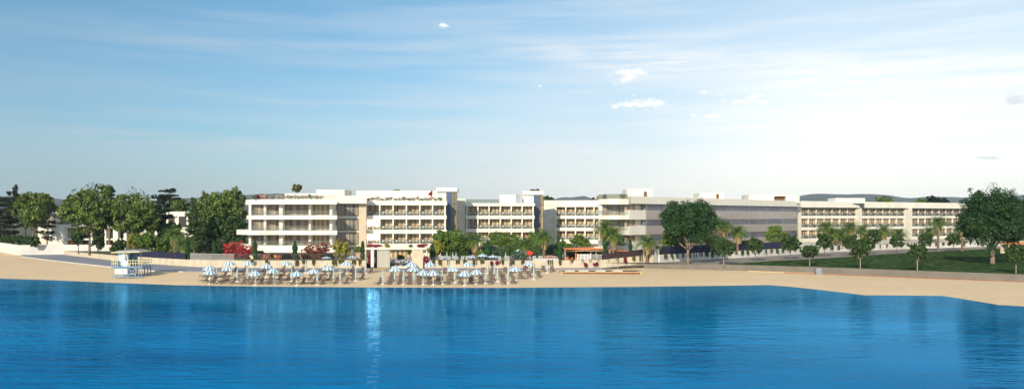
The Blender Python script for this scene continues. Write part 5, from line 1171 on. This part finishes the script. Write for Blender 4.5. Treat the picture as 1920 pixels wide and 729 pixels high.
# giant ficus trees
tree(1290, 158, 371, 112, 'big dark ficus tree with forked trunk in front of the glass wing', 'ficus_tree', m='leafgiant', bark='ficusbark', crown_bottom=468, seed=61, n_=15000, nlobes=15, ls=.17, r0=.33, clump=.34, shell=.7)
tree(1861, 157, 344, 128, 'giant dark ficus tree on the lawn at the right', 'ficus_tree', m='leafgiant', bark='ficusbark', crown_bottom=470, seed=64, n_=19000, nlobes=16, ls=.18, r0=.42, clump=.34, shell=.7)
tree(1950, 166, 352, 100, 'dark ficus tree cut by the right edge of the picture', 'ficus_tree', m='leafgiant', bark='ficusbark', crown_bottom=455, seed=63, n_=7000, nlobes=9, ls=.25, r0=.4)
# lawn and path round trees
RT = [(1518, 151, 457, 485, 34, 'clipped round tree on the lawn, leftmost of the front four'), (1613, 143, 444, 486, 48, 'clipped round tree on the lawn, second of the front four'), (1720, 137, 455, 491, 38, 'clipped round tree on the lawn, third of the front four'), (1905, 131, 455, 496, 40, 'clipped round tree at the right edge of the lawn'),
      (1357, 154, 443, 483, 44, 'round dark tree just right of the big ficus trunk'), (1417, 168, 445, 476, 32, 'round dark tree second right of the big ficus, by the glass wing'), (1482, 174, 439, 473, 40, 'round dark tree before the end of the glass wing'),
      (1546, 186, 437, 468, 34, 'round dark tree behind the leftmost front lawn tree'), (1594, 190, 438, 470, 30, 'round dark tree behind the left side of the second lawn tree'), (1637, 196, 428, 460, 30, 'round dark tree up right of the second lawn tree'),
      (1682, 204, 440, 464, 30, 'round dark tree by the seventh far palm'), (1735, 208, 436, 463, 30, 'round dark tree left of the tall slim palm'), (1788, 214, 436, 462, 30, 'round dark tree right of the tall slim palm'), (1895, 215, 432, 466, 30, 'dark round tree beyond the lawn right of the giant ficus')]
for i, (px, D, t_, b_, w_, l_) in enumerate(RT):
    tree(px, D, t_, w_, l_, 'round_tree', m='leafdk', bark='barkpale' if i < 5 else 'bark', crown_bottom=b_, seed=70 + i, n_=3600 if i < 5 else 2200, ls=.15 if i < 5 else .19, nlobes=8, r0=.085, group='clipped round trees', clump=.26)
# distant trees above the roofs
for i, (px, D, t_, w_, m_, l_) in enumerate(((745, 300, 354.5, 24, 'leafmid', 'distant tree top above the roof of the gate wing'), (1003, 290, 353, 20, 'pine', 'distant dark tree top above the second stair tower'), (1028, 300, 366, 34, 'leafdk', 'distant tree tops just right of the second stair tower'),
     (1110, 330, 371, 14, 'pine', 'small distant tree top above the third balconied wing'), (1654, 330, 368, 38, 'leafmid', 'distant green tree above the middle far wing'), (1725, 330, 369.5, 36, 'leafmid', 'distant green tree left of the dark pair above the last wing'),
     (1750, 320, 365, 30, 'pine', 'distant dark pine above the last wing, left of two'), (1770, 322, 369, 20, 'pine', 'distant dark pine above the last wing, right of two'), (1560 + 28, 320, 369, 12, 'pine', 'tiny dark tree top above the first far wing'))):
    tree(px, D, t_, w_, l_, 'distant_tree', m=m_, crown_bottom=t_ + 26, seed=90 + i, n_=1500, ls=.36, nlobes=6)
for i in range(26):
    px = -330 + i * 42 if i < 20 else 1830 + (i - 20) * 60
    if 460 < px < 1830: continue
    D = 290 + (i * 37) % 60; t_ = 380 + (i * 13) % 9
    tree(px, D, t_, 56, 'distant woodland tree behind the %s, %s from left' % ('left villas' if i < 20 else 'right ficus trees', od(i + 1 if i < 20 else i - 19)), 'distant_tree', m='leafdk' if i % 3 else 'leaf', crown_bottom=t_ + 50, seed=120 + i, n_=1300, ls=.42, nlobes=6, group='distant woodland trees')
# trailing plants on the walls
TR = [(473, 5), (500, 5), (556, 6), (570, 7), (588, 4), (627, 8), (640, 9), (664, 7), (675, 5), (812, 6), (826, 9), (842, 6), (858, 6), (872, 6), (890, 7), (904, 7), (941, 6), (960, 8), (980, 5), (1031, 9), (1050, 5), (1072, 7), (1092, 6), (1106, 6), (1120, 8), (1140, 6), (1157, 7), (1172, 6), (1188, 6), (1202, 6), (1214, 6)]
for i, (px, w_) in enumerate(TR):
    D = 160.15 if px < 1040 else 160.3 + (px - 1040) * .0165; zt = 3.85 if px < 1130 else 3.85 + (px - 1130) * .0094
    clump('trailing_plant', px, D, zt - .9 - (i % 3) * .2, zt + .08, w_, 'trail', 'olive trailing plant on the beige wall, %s from left of its kind' % od(i + 1), 'trailing plant', 300 + i, 'trailing plants on the beige walls', 420, .09, .22, True)
WC = [(1237, 162.6), (1320, 173.6), (1420, 185.5), (1480, 196), (1560, 211), (1700, 230.5), (1860, 249)]
for i, px in enumerate(list(range(1246, 1500, 11)) + list(range(1505, 1830, 13))):
    D = interp(WC, px) - .1
    clump('trailing_plant', px, D, 3.75 - (i % 3) * .12, 4.92, 10, 'leafdk' if i % 3 else 'trail', '%s hanging plant on the white wall, %s from left of its kind' % ('dark green' if i % 3 else 'olive', od(i + 1)), 'trailing plant', 400 + i, 'hanging plants on the white wall', 420, .11, .22, True)
for i, (px, D, z0, z1, w_, l_) in enumerate(((922, 159.8, 2.6, 3.75, 8, 'crimson bougainvillea on the beach wall right of the gate, left of two'), (932, 159.8, 2.75, 3.85, 8, 'crimson bougainvillea on the beach wall right of the gate, right of two'), (986, 159.8, 2.4, 3.2, 15, 'crimson bougainvillea below the last striped parasol'),
       (1098, 160.6, 2.5, 3.3, 12, 'crimson bougainvillea on the wall above the deck, left of two'), (1117, 160.8, 2.6, 3.45, 12, 'crimson bougainvillea on the wall above the deck, right of two'), (1172, 161.9, 3.0, 4.2, 7, 'crimson bougainvillea below the maroon fence'),
       (1576, 213.4, 3.5, 4.6, 7, 'round red bougainvillea on the white wall, leftmost of three'), (1662, 225, 3.6, 4.7, 7, 'round red bougainvillea on the white wall, middle of three'), (1743, 235.2, 3.6, 4.6, 6, 'round red bougainvillea on the white wall, rightmost of three'))):
    clump('bougainvillea', px, D, z0, z1, w_, 'magenta', l_, 'flowers', 500 + i, None, 300, .12, .35)
clump('flower_bed', 1030, 161.9, 4.1, 4.75, 34, 'pinkfl', 'row of pink flowers on the low white planter wall', 'flowers', 520, None, 500, .11, .4)
for i, px in enumerate((1340, 1352, 1366, 1380, 1394)):
    clump('garden_bush', px, 183 + i, 4.0, 6.0, 15, 'leafdk', 'dark bush behind the navy bar fence, %s from left' % od(i + 1), 'bush', 540 + i, 'dark bushes behind the navy bar fence', 400, .18)
for i, (px, D, h, w_, m_) in enumerate(((344, 198, 4.5, 26, 'leafdk'), (368, 194, 4.0, 30, 'leafdk'), (392, 192, 4.6, 30, 'pine'), (416, 190, 4.2, 30, 'leafdk'), (440, 189, 4.8, 30, 'leafdk'), (460, 186, 4.0, 20, 'pine'), (300, 205, 4.4, 34, 'leafdk'), (268, 206, 4.2, 34, 'leafdk'))):
    clump('garden_bush', px, D, GZ, GZ + h, w_, m_, 'tall dark bush behind the fences left of the hotel, %s of them' % od(i + 1), 'bush', 600 + i, 'tall dark bushes left of the hotel', 900, .22)
for i, (px, D, h, w_, m_) in enumerate(((815, 172, 3.2, 20, 'leafdk'), (836, 178, 3.4, 24, 'leafmid'), (862, 178, 3.6, 26, 'leafdk'), (886, 180, 3.8, 26, 'leafmid'), (910, 182, 3.8, 26, 'leafdk'), (975, 182, 4.0, 26, 'leafdk'), (1010, 182, 4.2, 26, 'leafmid'), (1045, 182, 4.4, 26, 'leafdk'), (868, 166, 2.2, 18, 'leafdk'), (902, 168, 2.6, 22, 'leafmid'), (930, 169, 2.3, 22, 'olive'), (952, 171, 3.2, 24, 'leafdk'), (1003, 171, 3.0, 20, 'leafmid'), (1026, 170, 2.8, 22, 'olive'), (1044, 168, 3.2, 18, 'leafdk'), (1066, 171, 3.6, 24, 'leafmid'), (1100, 178, 4.2, 26, 'leafmid'), (708, 172, 2.2, 14, 'leafdk'), (752, 166, 1.6, 16, 'leafdk'), (1232, 169, 3.6, 18, 'leafdk'), (1250, 170, 3.8, 22, 'leafmid'), (1425, 191, 3.0, 16, 'leafdk'), (1500, 204, 3.0, 16, 'leafmid'))):
    clump('garden_bush', px, D, GZ, GZ + h, w_, m_, '%s garden bush, %s from left among the hotel garden bushes' % ({'leafdk': 'dark green', 'leafmid': 'fresh green', 'olive': 'blue green'}[m_], od(i + 1)), 'bush', 620 + i, 'garden bushes', 700, .17)
# timber shelter at the right edge
sh = thing('timber_shelter', (*PX(1905, 200), GZ), 'small orange topped timber shelter beyond the lawn at the right edge', 'shelter')
x0, x1 = PX(1886, 200)[0], PX(1935, 200)[0]
MB().box(x0, x1, 199, 203, 5.7, 6.15).build('roof', 'orange', sh)
for x in (x0 + .3, (x0 + x1) / 2, x1 - .3): MB().box(x - .12, x + .12, 199.2, 199.5, GZ, 5.7).build('post', 'woodlt', sh)
MB().box(x0 + .2, x1 - .2, 202.5, 202.7, GZ, 5.5).build('back_wall', 'wallstone', sh)
print('objects', len(bpy.data.objects))
